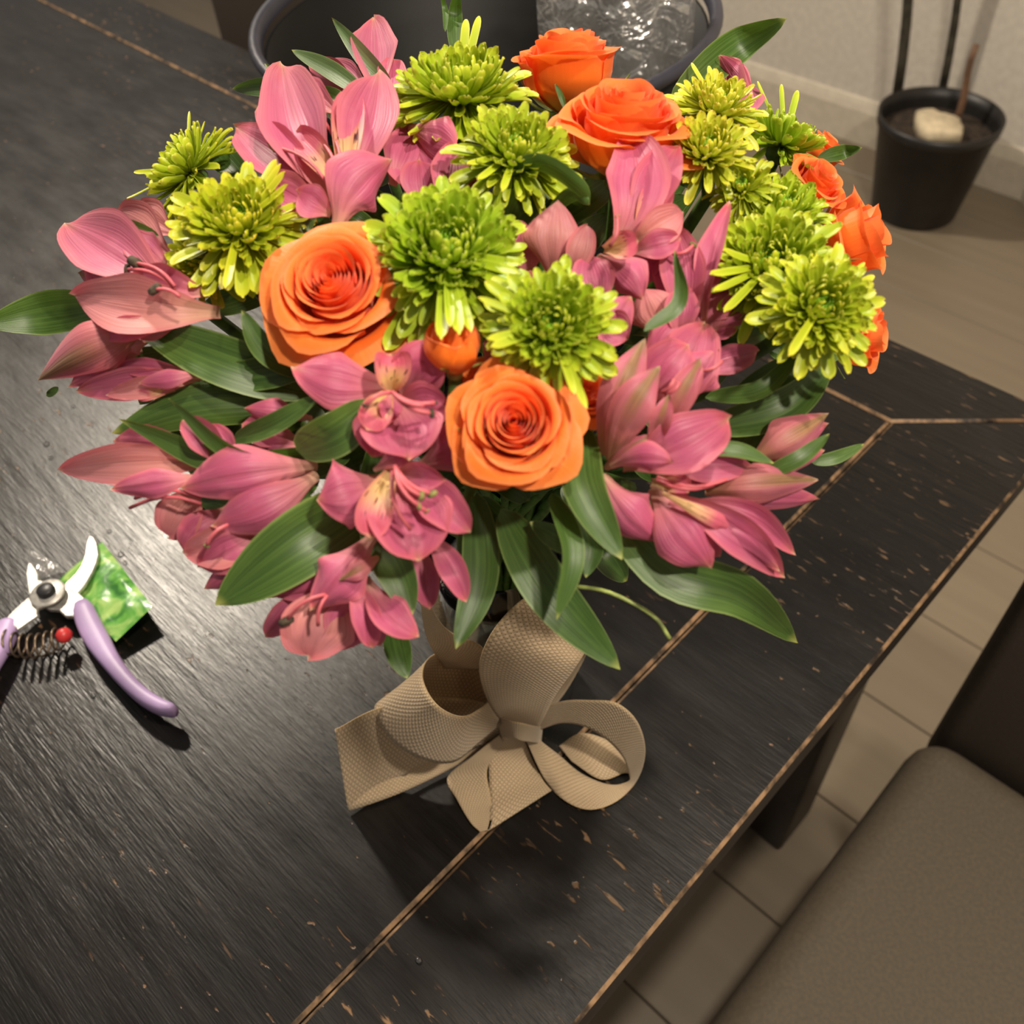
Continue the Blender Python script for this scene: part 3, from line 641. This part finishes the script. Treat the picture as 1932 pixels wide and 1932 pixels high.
bloom('shaded pink alstroemeria below the pale lined trumpet, beside the largest lit leaf', 460, 1010, [
    (O, 430, 960, 345, 1040, 90, -26, -12, 8, .4, 0), (O, 510, 950, 430, 1010, 90, -24, -8, 10, -.5, 0), (PL, 520, 1010, 350, 1045, 90, -20, -8, 8, .5, 0), (O, 500, 1000, 376, 1070, 84, -16, -6, 8, .4, 0), (O, 490, 1040, 386, 1112, 66, -18, -8, 8, -.6, 0)],
    [(430, 990, 390, 1030, 6, 12, 0)])
bloom('dark hooded pink alstroemeria deep among the left leaves', 540, 790, [
    (O, 560, 830, 455, 800, 70, -34, -22, 6, .5, 0), (O, 590, 790, 460, 770, 60, -30, -18, 10, -.7, 0), (O, 570, 840, 470, 850, 50, -30, -24, 4, .4, 0)])
bloom('drooping pink alstroemeria, lowest of all, with a red-striped lip above the table', 640, 1110, [
    (O, 700, 1010, 500, 1130, 100, -22, -10, 8, -.5, 0), (O, 660, 1090, 505, 1110, 70, -20, -14, 6, .4, 0), (O, 600, 1100, 500, 1200, 60, -22, -14, 8, .5, 0), (O, 705, 1010, 590, 1150, 120, -12, 2, 14, -.5, 0),
    (PL, 640, 1110, 580, 1238, 150, -18, -4, 14, .3, 0, .04), (O, 680, 1110, 640, 1225, 100, -20, -8, 6, .2, 0), (O, 660, 1090, 702, 1222, 62, -10, 0, 8, .6, 0, -.05), (O, 690, 1120, 718, 1218, 50, -22, -12, 6, .4, 0), (O, 690, 1090, 790, 1202, 80, -14, 2, 10, .5, 10, .1), (B, 715, 1050, 640, 1095, 42, -4, 4, 6, -.5, 0)],
    [(620, 1120, 540, 1172, 6, 30, 1), (620, 1120, 600, 1180, 6, 0, 1)])
bloom('pink alstroemeria facing outward with a broad lower lip, below and beside the front rose', 740, 900, [
    (O, 790, 880, 892, 826, 118, -14, 2, 10, -.5, 0), (O, 722, 905, 598, 942, 150, -10, 4, 10, -.45, 0, -.05), (O, 800, 1000, 880, 1135, 58, -22, -8, 8, .5, 0, -.06), (O, 790, 1020, 810, 1150, 60, -28, -20, 4, .3, 0),
    (O, 760, 880, 888, 1005, 90, -12, 4, 10, .5, 0), (O, 755, 890, 790, 1058, 172, -14, 8, 14, .45, 0), (O, 740, 890, 840, 905, 62, -6, 10, 8, .5, 0), (I, 745, 880, 700, 1015, 74, -6, 12, 10, .5, 0, .06), (O, 705, 888, 785, 842, 50, -2, 2, 6, -.4, 0)],
    [(745, 880, 795, 936, 20, 20, 0), (745, 880, 815, 932, 18, 22, 0), (745, 880, 790, 955, 20, 16, 0), (750, 890, 805, 965, 16, 12, 0), (740, 890, 775, 1000, 14, 0, 0)])
bloom('pink alstroemeria with shadowed throat, just left of the front rose and under the many-petalled rose', 740, 730, [
    (O, 750, 730, 552, 692, 118, -16, 4, 14, -.3, 0, -.04), (O, 765, 760, 812, 640, 110, -16, 2, 12, .4, 0), (O, 740, 770, 850, 770, 110, -16, -4, 8, .3, 0),
    (O, 735, 760, 700, 862, 110, -14, 2, 10, .3, 0), (O, 745, 750, 770, 868, 165, -12, 6, 12, .3, 0), (I, 738, 735, 738, 668, 78, -4, 4, 14, .9, 0), (I, 735, 735, 692, 812, 66, -4, 8, 10, .6, 0), (O, 740, 740, 735, 800, 50, -2, 6, 6, .5, 0)],
    [(740, 740, 815, 780, 14, 18, 1), (740, 740, 820, 760, 14, 12, 1), (740, 740, 800, 765, 16, 0, 1), (740, 740, 690, 765, 14, 14, 1)])
bloom('pink alstroemeria with two upright petals in front of the large open rose', 1160, 450, [
    (O, 1160, 470, 1190, 250, 128, -14, 6, 14, .4, 0, .12), (O, 1195, 460, 1280, 272, 92, -14, 6, 12, .5, 0, -.05), (I, 1200, 455, 1250, 350, 66, -10, 2, 8, .4, 0), (PL, 1190, 460, 1290, 400, 76, -8, 6, 8, .4, 0), (O, 1190, 475, 1285, 450, 60, -8, 4, 8, .4, 0), (I, 1140, 470, 1205, 455, 56, -4, 10, 6, .7, 0), (O, 1200, 500, 1245, 490, 70, -20, -10, 6, .3, 0)],
    [(1150, 465, 1165, 408, 14, 10, 0)])
bloom('pink alstroemeria with a barrel-rolled petal, under the bloom with two upright petals', 1150, 540, [
    (O, 1130, 590, 1110, 480, 90, -18, -8, 8, .3, 0), (O, 1170, 490, 1255, 500, 80, -20, -12, 6, .3, 0), (O, 1125, 485, 1212, 565, 96, -8, -6, 14, -.75, 0, -.08), (O, 1110, 660, 1190, 560, 90, -22, -6, 8, -.3, 0), (O, 1130, 600, 1185, 640, 80, -16, -8, 8, .3, 0)])
bloom('wilting dull pink alstroemeria beside the round deep green mum', 1040, 440, [
    (FD, 1045, 530, 1050, 380, 132, -20, 0, 10, -.35, 0), (O, 985, 500, 968, 412, 60, -26, -16, 6, .3, 0), (O, 1000, 520, 985, 440, 70, -24, -12, 6, .3, 0), (FD, 1075, 530, 1108, 425, 60, -18, -4, 6, .4, 0), (O, 985, 580, 1000, 510, 80, -28, -20, 4, .3, 0)])
bloom('tall narrow pink alstroemeria petals around a slim leaf, beside the large shaggy green mum', 1300, 560, [
    (O, 1300, 640, 1240, 440, 70, -26, -14, 6, .4, 0), (O, 1330, 620, 1378, 382, 58, -22, 4, 10, .6, 20, -.06), (O, 1290, 620, 1275, 430, 92, -22, -6, 8, .5, 0, .04), (O, 1310, 600, 1345, 450, 66, -26, -12, 8, .5, 0), (O, 1340, 640, 1340, 520, 90, -26, -14, 6, .2, 0), (O, 1280, 640, 1290, 540, 70, -14, -6, 8, .4, 0),
    (PL, 1255, 640, 1215, 545, 120, -22, -10, 8, -.4, 0), (O, 1330, 610, 1420, 565, 26, -22, -12, 4, .3, 0), (O, 1340, 625, 1425, 590, 22, -22, -12, 4, .3, 0), (O, 1335, 640, 1390, 620, 24, -22, -14, 4, .3, 0)],
    [(1270, 480, 1308, 462, 4, 16, 0)])
bloom('cluster of pink alstroemeria with olive-striped petals, beside the front rose', 1200, 800, [
    (O, 1300, 700, 1432, 662, 60, -26, -16, 6, .4, 0), (O, 1250, 780, 1330, 610, 130, -24, -4, 12, .4, 0), (O, 1220, 720, 1300, 590, 90, -26, -10, 6, .4, 0), (O, 1270, 760, 1352, 660, 110, -18, 0, 12, -.4, 0),
    (B, 1240, 820, 1322, 678, 62, -10, 8, 8, .5, 0), (O, 1210, 760, 1300, 650, 120, -18, -2, 10, .3, 0), (B, 1140, 860, 1215, 640, 90, -14, 6, 12, -.3, 0, -.03), (B, 1150, 870, 1245, 690, 86, -8, 14, 14, -.3, 0, -.05), (B, 1230, 840, 1262, 745, 44, -4, 12, 6, .5, 0),
    (O, 1175, 880, 1376, 790, 122, -12, 6, 12, .35, 0, .04), (O, 1150, 880, 1270, 872, 66, -6, 10, 10, -.6, 0, -.1), (O, 1230, 870, 1330, 860, 60, -10, 0, 8, .4, 0), (B, 1140, 885, 1230, 820, 50, -10, 2, 6, -.6, 0)],
    [(1250, 740, 1272, 716, 14, 0, 0), (1255, 745, 1282, 722, 14, 0, 0), (1320, 700, 1362, 682, 6, 0, 0)])
bloom('pink alstroemeria spreading over the table with a barrel-rolled petal, lower right of the bouquet', 1220, 930, [
    (O, 1240, 880, 1420, 880, 66, -18, -4, 8, .4, 0), (I, 1230, 910, 1300, 925, 60, -14, -6, 6, .5, 0), (O, 1280, 950, 1500, 1045, 56, -14, 2, 12, .5, 0, -.14), (O, 1250, 930, 1480, 1088, 80, -10, 6, 14, .5, 0, -.06), (O, 1300, 980, 1470, 1075, 70, -4, 10, 10, -.7, 0, -.08), (O, 1230, 920, 1340, 1072, 124, -12, 6, 14, -.3, 0, .05), (O, 1135, 895, 1245, 1025, 112, -10, -6, 14, -.75, 0, .06),
    (O, 1270, 960, 1360, 1050, 50, -6, 2, 8, .5, 0), (I, 1250, 930, 1392, 1002, 34, -2, 8, 8, -.4, 0), (O, 1290, 900, 1350, 905, 34, -14, -6, 6, .4, 0)],
    [(1240, 900, 1370, 905, 0, 0, 0), (1240, 905, 1345, 915, 0, 0, 0)])
bloom('long pink alstroemeria bud with olive upper side, pointing at the table edge', 1330, 920, [
    (O, 1330, 930, 1545, 942, 62, -18, -8, 6, -.6, 0), (B, 1330, 922, 1542, 905, 84, -12, -2, 14, -.7, 0, -.03)], name='alstroemeria_bud')
bloom('closed pink alstroemeria bud wrapped by a slim leaf, by the mitred table joint', 1430, 860, [
    (O, 1420, 880, 1555, 850, 76, -22, -14, 6, -.7, 0), (O, 1430, 850, 1562, 800, 70, -18, -8, 8, -.6, 0), (B, 1425, 865, 1562, 782, 96, -14, -4, 14, -.8, 0)], name='alstroemeria_bud')
bloom('folded pink alstroemeria at the top right, between pale mum and long dark leaf', 1390, 170, [
    (O, 1420, 200, 1340, 110, 76, -34, -24, 6, .3, 0), (O, 1425, 200, 1358, 104, 50, -24, -16, 6, -.4, 30), (O, 1400, 230, 1420, 160, 60, -30, -22, 4, .3, 0)], off=-.05)
bloom('crumpled fading pink petal cluster caught above the front rose', 935, 690, [
    (FD, 945, 720, 915, 640, 34, -14, 2, 8, .6, 0), (FD, 960, 690, 905, 712, 40, -10, 4, 8, -.6, 0), (FD, 950, 680, 935, 725, 36, -8, 4, 8, .8, 30)], tint=(1.1, 1.1, 1.15))
# ------------------------------------------------------------------ leaves, each a part of the nearest alstroemeria
def leafprof(kind, t):
    return max(.015, (t ** .55) * ((1 - t) ** .75) * 1.93)
def leaf(pts, w, offs=-.02, roll=0, cup=.25, fold=.12, tint=(1, 1, 1), owner=None):
    P = [D(p[0], p[1], (p[2] / 1000 if len(p) > 2 else offs)) for p in pts]
    m = np.mean([p[:2] for p in pts], axis=0)
    o = owner or min(BLOOMS, key=lambda b: (b[0][0] - m[0]) ** 2 + (b[0][1] - m[1]) ** 2)[1]
    v, f, uv = sheet(P, w / 2 * depth(P[len(P) // 2]) / F, 'leaf', roll, cup, .08, nu=7, nv=18, pr=leafprof, fold=fold)
    k = random.uniform(.88, 1.08)
    link('leaf', mesh('alstroemeria_leaf', v, f, uv), MAT['leaf'], o, tint=tuple(k * x for x in tint))
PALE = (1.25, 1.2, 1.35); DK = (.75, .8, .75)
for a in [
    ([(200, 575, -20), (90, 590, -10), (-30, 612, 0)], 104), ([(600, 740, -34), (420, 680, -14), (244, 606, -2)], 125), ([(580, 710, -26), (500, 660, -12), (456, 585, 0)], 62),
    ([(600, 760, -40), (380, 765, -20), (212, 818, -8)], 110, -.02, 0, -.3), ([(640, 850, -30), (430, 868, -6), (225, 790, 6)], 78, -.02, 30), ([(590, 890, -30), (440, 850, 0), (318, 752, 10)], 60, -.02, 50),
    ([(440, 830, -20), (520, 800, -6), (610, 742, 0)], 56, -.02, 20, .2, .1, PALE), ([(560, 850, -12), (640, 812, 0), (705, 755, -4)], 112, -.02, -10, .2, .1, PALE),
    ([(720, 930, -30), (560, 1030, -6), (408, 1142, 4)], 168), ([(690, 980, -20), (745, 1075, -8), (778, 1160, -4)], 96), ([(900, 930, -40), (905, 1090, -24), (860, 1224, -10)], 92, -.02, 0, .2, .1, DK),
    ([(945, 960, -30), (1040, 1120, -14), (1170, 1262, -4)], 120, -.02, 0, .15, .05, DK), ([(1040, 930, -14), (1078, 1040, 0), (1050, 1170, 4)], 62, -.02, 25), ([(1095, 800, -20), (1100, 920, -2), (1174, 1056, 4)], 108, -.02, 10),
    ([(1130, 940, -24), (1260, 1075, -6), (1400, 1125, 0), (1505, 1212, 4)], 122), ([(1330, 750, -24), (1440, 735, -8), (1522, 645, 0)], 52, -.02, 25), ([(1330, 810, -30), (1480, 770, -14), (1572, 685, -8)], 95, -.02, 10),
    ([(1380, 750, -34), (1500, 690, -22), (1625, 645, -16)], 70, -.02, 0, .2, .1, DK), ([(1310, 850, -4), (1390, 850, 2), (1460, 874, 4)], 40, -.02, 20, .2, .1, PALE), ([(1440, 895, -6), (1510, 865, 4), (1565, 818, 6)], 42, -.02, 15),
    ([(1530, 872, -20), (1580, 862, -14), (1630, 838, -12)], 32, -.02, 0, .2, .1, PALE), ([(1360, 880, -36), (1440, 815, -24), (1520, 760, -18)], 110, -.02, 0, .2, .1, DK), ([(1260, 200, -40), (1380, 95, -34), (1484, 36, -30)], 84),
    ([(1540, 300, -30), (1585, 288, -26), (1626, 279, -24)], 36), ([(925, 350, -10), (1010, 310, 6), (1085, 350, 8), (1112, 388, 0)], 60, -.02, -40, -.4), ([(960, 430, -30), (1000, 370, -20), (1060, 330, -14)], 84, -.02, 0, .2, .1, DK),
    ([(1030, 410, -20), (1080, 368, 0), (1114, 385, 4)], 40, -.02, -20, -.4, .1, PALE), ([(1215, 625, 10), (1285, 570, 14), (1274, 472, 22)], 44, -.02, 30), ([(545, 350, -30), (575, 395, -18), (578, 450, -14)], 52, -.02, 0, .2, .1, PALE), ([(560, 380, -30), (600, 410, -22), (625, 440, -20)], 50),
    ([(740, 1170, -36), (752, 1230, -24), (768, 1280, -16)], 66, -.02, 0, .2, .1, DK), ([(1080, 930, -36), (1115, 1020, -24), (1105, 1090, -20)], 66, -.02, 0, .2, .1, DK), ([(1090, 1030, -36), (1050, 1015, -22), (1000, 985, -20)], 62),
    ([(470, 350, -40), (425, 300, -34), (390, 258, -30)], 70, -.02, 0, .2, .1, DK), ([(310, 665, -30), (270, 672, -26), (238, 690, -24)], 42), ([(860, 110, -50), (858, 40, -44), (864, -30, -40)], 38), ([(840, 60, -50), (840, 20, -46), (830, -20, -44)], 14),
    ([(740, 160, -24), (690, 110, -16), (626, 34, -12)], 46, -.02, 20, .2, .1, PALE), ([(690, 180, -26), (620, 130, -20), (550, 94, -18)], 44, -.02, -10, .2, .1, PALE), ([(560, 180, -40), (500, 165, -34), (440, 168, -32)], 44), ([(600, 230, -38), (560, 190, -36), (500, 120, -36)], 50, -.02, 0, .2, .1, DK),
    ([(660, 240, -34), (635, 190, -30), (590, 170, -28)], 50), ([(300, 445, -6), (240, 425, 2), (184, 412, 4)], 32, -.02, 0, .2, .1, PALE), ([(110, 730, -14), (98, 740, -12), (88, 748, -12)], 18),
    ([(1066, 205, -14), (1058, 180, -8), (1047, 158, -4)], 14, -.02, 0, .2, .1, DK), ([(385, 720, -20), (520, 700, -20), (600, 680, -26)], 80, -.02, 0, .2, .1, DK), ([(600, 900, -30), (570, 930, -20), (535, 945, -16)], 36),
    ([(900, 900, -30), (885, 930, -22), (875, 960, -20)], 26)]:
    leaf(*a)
# inner foliage that closes the gaps between the blooms
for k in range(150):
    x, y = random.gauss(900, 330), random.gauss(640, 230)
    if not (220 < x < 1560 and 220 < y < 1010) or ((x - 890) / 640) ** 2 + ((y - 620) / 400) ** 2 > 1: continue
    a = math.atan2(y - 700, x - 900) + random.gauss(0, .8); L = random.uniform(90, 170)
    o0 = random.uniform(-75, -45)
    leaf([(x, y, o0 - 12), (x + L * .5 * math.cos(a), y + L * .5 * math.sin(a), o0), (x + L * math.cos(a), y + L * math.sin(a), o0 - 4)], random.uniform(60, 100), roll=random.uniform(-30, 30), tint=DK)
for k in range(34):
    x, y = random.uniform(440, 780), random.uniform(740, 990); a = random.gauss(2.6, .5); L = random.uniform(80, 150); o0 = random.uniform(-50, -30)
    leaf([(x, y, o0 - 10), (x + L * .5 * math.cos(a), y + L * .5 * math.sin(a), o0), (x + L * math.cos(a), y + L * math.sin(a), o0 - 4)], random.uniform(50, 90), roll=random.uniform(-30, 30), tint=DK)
def tendril(label_owner, pts, r):
    o = label_owner; link('tendril', mesh('tendril', *tube(catmull([D(*p) for p in pts], 16), r, 6)), MAT['sepal'], o)
tendril(min(BLOOMS, key=lambda b: abs(b[0][0] - 1220) + abs(b[0][1] - 930))[1], [(1080, 1105, -.03), (1150, 1118, -.02), (1230, 1160, -.014), (1264, 1205, -.01)], .0007)
# ------------------------------------------------------------------ burlap bow in front of the vase
VF = float(np.dot(BASE - CAM, FH)) - VR - .002
def V(x, y, off):
    """point seen at this pixel, off metres in front of the vase, never below the table top"""
    d = ray(x, y); t = (VF - off) / np.dot(d, FH); p = CAM + d * t
    return p if p[2] > T + .003 else Z(x, y, T + .003)
bw = thing('burlap_bow', 'beige burlap ribbon bow with wide loops tied around the vase', 'bow', V(985, 1390, .01) * [1, 1, 0] + [0, 0, T])
zx = lambda x, y: (600 + x / 2.927, 1100 + y / 2.927)
def ribbon(part, rows, n=36, label=None):
    A = catmull([V(*zx(r[0][0], r[0][1]), r[2]) for r in rows], n); Bq = catmull([V(*zx(r[1][0], r[1][1]), r[3] if len(r) > 3 else r[2]) for r in rows], n)
    v, f, uv, s = [], [], [], 0
    for j in range(n):
        if j: s += np.linalg.norm((A[j] + Bq[j]) / 2 - (A[j - 1] + Bq[j - 1]) / 2)
        for i in range(13):
            u = i / 12; v.append(A[j] * (1 - u) + Bq[j] * u); uv.append((u, s / .038))
    for j in range(n - 1):
        for i in range(12):
            a = j * 13 + i; f.append((a, a + 1, a + 14, a + 13))
    o = link(part, mesh('burlap_' + part, v, f, uv), MAT['burlap'], bw)
    m = o.modifiers.new('thickness', 'SOLIDIFY'); m.thickness = .0007; m.offset = 0
ribbon('tail', [((555, -60), (575, -40), .0), ((575, 180), (640, 160), .006), ((600, 300), (730, 270), .008), ((650, 400), (900, 350), .006), ((700, 470), (960, 480), .002)])
ribbon('loop', [((1080, 820), (1190, 860), .016), ((960, 690), (1240, 760), .022), ((895, 520), (1310, 620), .028), ((905, 390), (1395, 500), .030), ((990, 230), (1450, 420), .026), ((1130, 90), (1475, 385), .016), ((1150, 120), (1470, 420), .004), ((1080, 300), (1380, 580), -.006), ((1060, 600), (1260, 740), -.008)])
ribbon('loop', [((1000, 640), (1040, 780), .010), ((955, 640), (1015, 775), .018), ((895, 695), (890, 880), .034), ((800, 738), (740, 990), .044, .040), ((690, 700), (560, 965), .048, .042), ((615, 620), (400, 860), .040, .034), ((578, 520), (312, 695), .026, .020), ((600, 430), (400, 640), .012, .006), ((670, 385), (540, 740), .002, -.002), ((790, 375), (700, 770), -.004, -.006), ((880, 410), (830, 760), -.002, -.004), ((960, 560), (960, 760), .006, .002)], n=60)
ribbon('loop', [((1010, 690), (1030, 830), .008), ((800, 640), (850, 920), .014), ((560, 640), (610, 990), .020), ((310, 700), (400, 1115), .024), ((125, 795), (195, 1235), .026), ((98, 810), (170, 1250), .024), ((150, 850), (200, 1248), .014), ((400, 900), (450, 1160), .010), ((700, 900), (740, 1020), .008), ((950, 830), (960, 880), .006)], n=50)
ribbon('tail', [((1010, 830), (1135, 850), .012), ((950, 950), (1190, 990), .018), ((945, 1120), (1240, 1085), .02), ((950, 1280), (1275, 1130), .02), ((935, 1372), (1290, 1145), .02)])
ribbon('tail', [((1000, 840), (1025, 870), .014), ((850, 960), (965, 960), .020), ((715, 1075), (932, 1050), .020, .026), ((770, 1200), (955, 1190), .022, .03), ((840, 1320), (962, 1300), .022, .03), ((895, 1374), (945, 1362), .02, .024)])
ribbon('loop', [((1150, 730), (1180, 830), .010), ((1250, 690), (1250, 800), .014), ((1360, 652), (1350, 772), .018), ((1500, 648), (1470, 790), .024), ((1650, 665), (1590, 860), .030), ((1765, 770), (1680, 955), .034), ((1808, 930), (1716, 1050), .034), ((1760, 1090), (1712, 1098), .034, .036), ((1650, 1205), (1600, 1112), .034, .03), ((1500, 1252), (1450, 1050), .03, .022), ((1360, 1200), (1330, 950), .026, .016), ((1250, 1080), (1240, 880), .022, .014), ((1140, 850), (1190, 830), .016)], n=64)
ribbon('loop', [((1330, 900), (1400, 985), .006), ((1450, 830), (1560, 1085), .004), ((1600, 870), (1690, 1050), .008), ((1700, 960), (1730, 1060), .016)])
ribbon('knot', [((985, 730), (1010, 860), .010), ((1050, 760), (1065, 850), .030), ((1130, 775), (1120, 870), .034), ((1200, 790), (1190, 880), .026), ((1240, 790), (1230, 890), .006)], n=20)
v, f, uv = lathe([(VR + .0032, .045), (VR + .0036, .060), (VR + .0036, .078), (VR + .0028, .090)], 56, BASE); link('band', mesh('burlap_band', v, f, [(b, a * 6) for a, b in uv]), MAT['burlap'], bw)
# ------------------------------------------------------------------ pruning shears
MAT['steel'] = plain('brushed_steel', (206, 203, 196), .42, .75, var=.08, scale=220); MAT['lav'] = plain('lavender_grip', (176, 150, 196), .45, var=.03)
MAT['bolt'] = plain('black_bolt', (34, 34, 36), .4); MAT['red'] = plain('red_latch', (196, 50, 50), .4); MAT['spring'] = plain('dark_spring', (120, 104, 88), .35, .8)
sx = lambda x, y: (x / 4.39, 980 + y / 4.39)
sh = thing('pruning_shears', 'open pruning shears with lavender handles lying on the black table', 'pruning shears', Z(80, 1180, T))
def plate(name, pts, z0, z1, mat, ch=.0008, label=None):
    P = [Z(*sx(*p), T + z1) for p in pts]; v, f, fm = prism(P, T + z0, T + z1, ch)
    o = link(name, mesh(name, v, f, smooth=False), mat, sh)
    if label: o['label'] = label
    return o
plate('blade', [(738, 130), (772, 142), (800, 190), (815, 290), (800, 350), (770, 425), (700, 545), (640, 612), (560, 590), (535, 530), (620, 450), (670, 375), (700, 290), (712, 200)], .010, .013, MAT['steel'], label='long curved steel blade')
plate('blade', [(232, 350), (262, 362), (292, 400), (314, 450), (316, 500), (420, 520), (400, 700), (300, 730), (242, 640), (228, 560), (214, 450)], .013, .0165, MAT['steel'], label='short hooked steel blade')
plate('tang', [(450, 505), (520, 520), (600, 560), (712, 660), (690, 740), (600, 800), (540, 800), (480, 745), (400, 740), (330, 700), (380, 560)], .009, .0125, MAT['steel'])
plate('tang', [(235, 640), (310, 700), (305, 790), (140, 905), (36, 830), (120, 740)], .012, .015, MAT['steel'])
bc = Z(*sx(395, 612), T + .0165)
link('pivot_bolt', mesh('pivot_bolt', *lathe([(0, .006), (.0052, .006), (.0062, .005), (.0065, 0)], 20, bc)), MAT['bolt'], sh)
link('pivot_plate', mesh('pivot_plate', *lathe([(.0, .0014), (.0118, .0014), (.0126, .0006), (.0126, 0)], 28, bc)), MAT['steel'], sh)
def handle(sp, zs, hgt):
    n = 24; P = catmull([Z(*sx(a, b), T + z) for (a, b, w), z in zip(sp, zs)], n); Wd = catmull([np.array([w, 0, 0]) for _, _, w in sp], n)
    v, f, uv = [], [], []
    for k in range(n):
        t = nrm(P[min(k + 1, n - 1)] - P[max(k - 1, 0)]); s = nrm(np.cross(t, [0, 0, 1])); u = np.cross(s, t)
        w = Wd[k][0] / 4.39 * depth(P[k]) / F / 2 * (.75 if k in (0, n - 1) else 1); h = hgt * (.8 if k in (0, n - 1) else 1)
        for i in range(14):
            a = 2 * math.pi * i / 14; ca, sa = math.cos(a), math.sin(a)
            v.append(P[k] + s * w * math.copysign(abs(ca) ** .7, ca) + u * h * math.copysign(abs(sa) ** .7, sa)); uv.append((i / 14, k / n))
    for k in range(n - 1):
        for i in range(14): f.append((k * 14 + i, k * 14 + (i + 1) % 14, (k + 1) * 14 + (i + 1) % 14, (k + 1) * 14 + i))
    f += [tuple(range(14))[::-1], tuple(range((n - 1) * 14, n * 14))]
    link('handle', mesh('shears_handle', v, f, uv), MAT['lav'], sh)
handle([(680, 700, 150), (735, 860, 190), (820, 1020, 190), (930, 1190, 150), (1080, 1370, 130), (1220, 1490, 125), (1350, 1560, 115), (1455, 1588, 84)], [.010, .010, .011, .012, .013, .014, .0145, .0145], .0065)
handle([(90, 850, 150), (40, 960, 190), (-20, 1080, 190), (-120, 1280, 150), (-200, 1500, 130)], [.010, .011, .012, .013, .014], .0065)
coil = []
for k in range(120):
    s = k / 119; a = s * 2 * math.pi * 7; c0 = Z(*sx(45 + 470 * s, 1010 - 40 * s + 60 * math.sin(3.14 * s)), T + .012); coil.append(c0 + np.array([EX[0] * 0, 0, 1]) * .0075 * math.sin(a) + FH * .0085 * math.cos(a))
link('spring', mesh('spring', *tube(coil, .0009, 6)), MAT['spring'], sh)
la = [Z(*sx(500 + 60 * s, 930 + 60 * s), T + .014) for s in (0, .3, .7, 1)]
link('latch', mesh('latch', *tube(la, [.003, .0055, .0055, .003], 12)), MAT['red'], sh)
# ------------------------------------------------------------------ green sachet and plastic scrap
def sachet_material():
    g = N('green_printed_sachet'); c = g.n('TexCoord').outputs['Object']; k = g.noise(c, 70, 2, .5, .8)
    col = g.ramp(k, [(.32, (58, 124, 52)), (.5, (112, 186, 78)), (.68, (190, 226, 130))])
    return g.done(g.pbr(col, .3, g.bump(g.noise(c, 60, 2), .5, .003), Specular_IOR_Level=.6, Coat_Weight=.3), col, .2)
MAT['sachet'] = sachet_material()
K = [sx(845, 185), sx(1262, 722), sx(960, 1012), sx(485, 500)]; kh = [.004, .016, .010, .002]
def sach(side):
    def fn(u, t):
        e = np.array(K[0]) * (1 - u) * (1 - t) + np.array(K[1]) * u * (1 - t) + np.array(K[2]) * u * t + np.array(K[3]) * (1 - u) * t
        h = kh[0] * (1 - u) * (1 - t) + kh[1] * u * (1 - t) + kh[2] * u * t + kh[3] * (1 - u) * t
        rim = min(1, min(u, 1 - u, t, 1 - t) / .14)
        p = Z(e[0], e[1], T + h); return p + np.array([0, 0, side * .0026 * rim + (.0012 * rim * math.sin(14 * u) * math.sin(11 * t) if side > 0 else 0)])
    return fn
va, fa, ua = grid(17, 15, sach(1)); vb, fb, ub = grid(17, 15, sach(-.6))
so = link('flower_food_sachet', mesh('flower_food_sachet', va + vb, fa + [tuple(len(va) + i for i in q)[::-1] for q in fb], ua + ub), MAT['sachet'])
so['label'] = 'small green printed foil sachet under the shears blade'; so['category'] = 'sachet'
def scrap(u, t):
    e = np.array(sx(200, 230)) * (1 - u) * (1 - t) + np.array(sx(450, 345)) * u * (1 - t) + np.array(sx(540, 430)) * u * t + np.array(sx(300, 500)) * (1 - u) * t
    return Z(e[0], e[1], T + .003 + .004 * math.sin(3 * u) * t)
v, f, uv = grid(9, 7, scrap); so = link('plastic_scrap', mesh('plastic_scrap', v, f, uv), MAT['film']); so['label'] = 'clear plastic scrap lying between the two open shears blades'; so['category'] = 'plastic scrap'
# ------------------------------------------------------------------ water droplets on the table
for x, y, where in [(138, 768, 'below the closed far left bud'), (88, 838, 'upper of two left of the pale lined petal'), (96, 864, 'lower of two left of the pale lined petal'), (206, 1003, 'just above the long shears blade'), (236, 1062, 'at the sachet edge beside a smaller one'),
                    (228, 1046, 'touching the sachet top edge'), (176, 1312, 'below the shears spring'), (433, 103, 'before the bucket on the far table border'), (790, 1812, 'near the front end of the long table joint')]:
    p = Z(x, y, T + .0002); r = random.uniform(.0016, .0026)
    o = link('water_droplet', mesh('water_droplet', *lathe([(r, 0), (r * .985, r * .2), (r * .92, r * .38), (r * .78, r * .56), (r * .55, r * .72), (r * .28, r * .81), (0.00001, r * .84)], 18, (0, 0, 0))), MAT['bead'])
    o.location = p; o['label'] = 'tiny clear water droplet ' + where; o['category'] = 'droplet'; o['group'] = 'water droplets on the table'
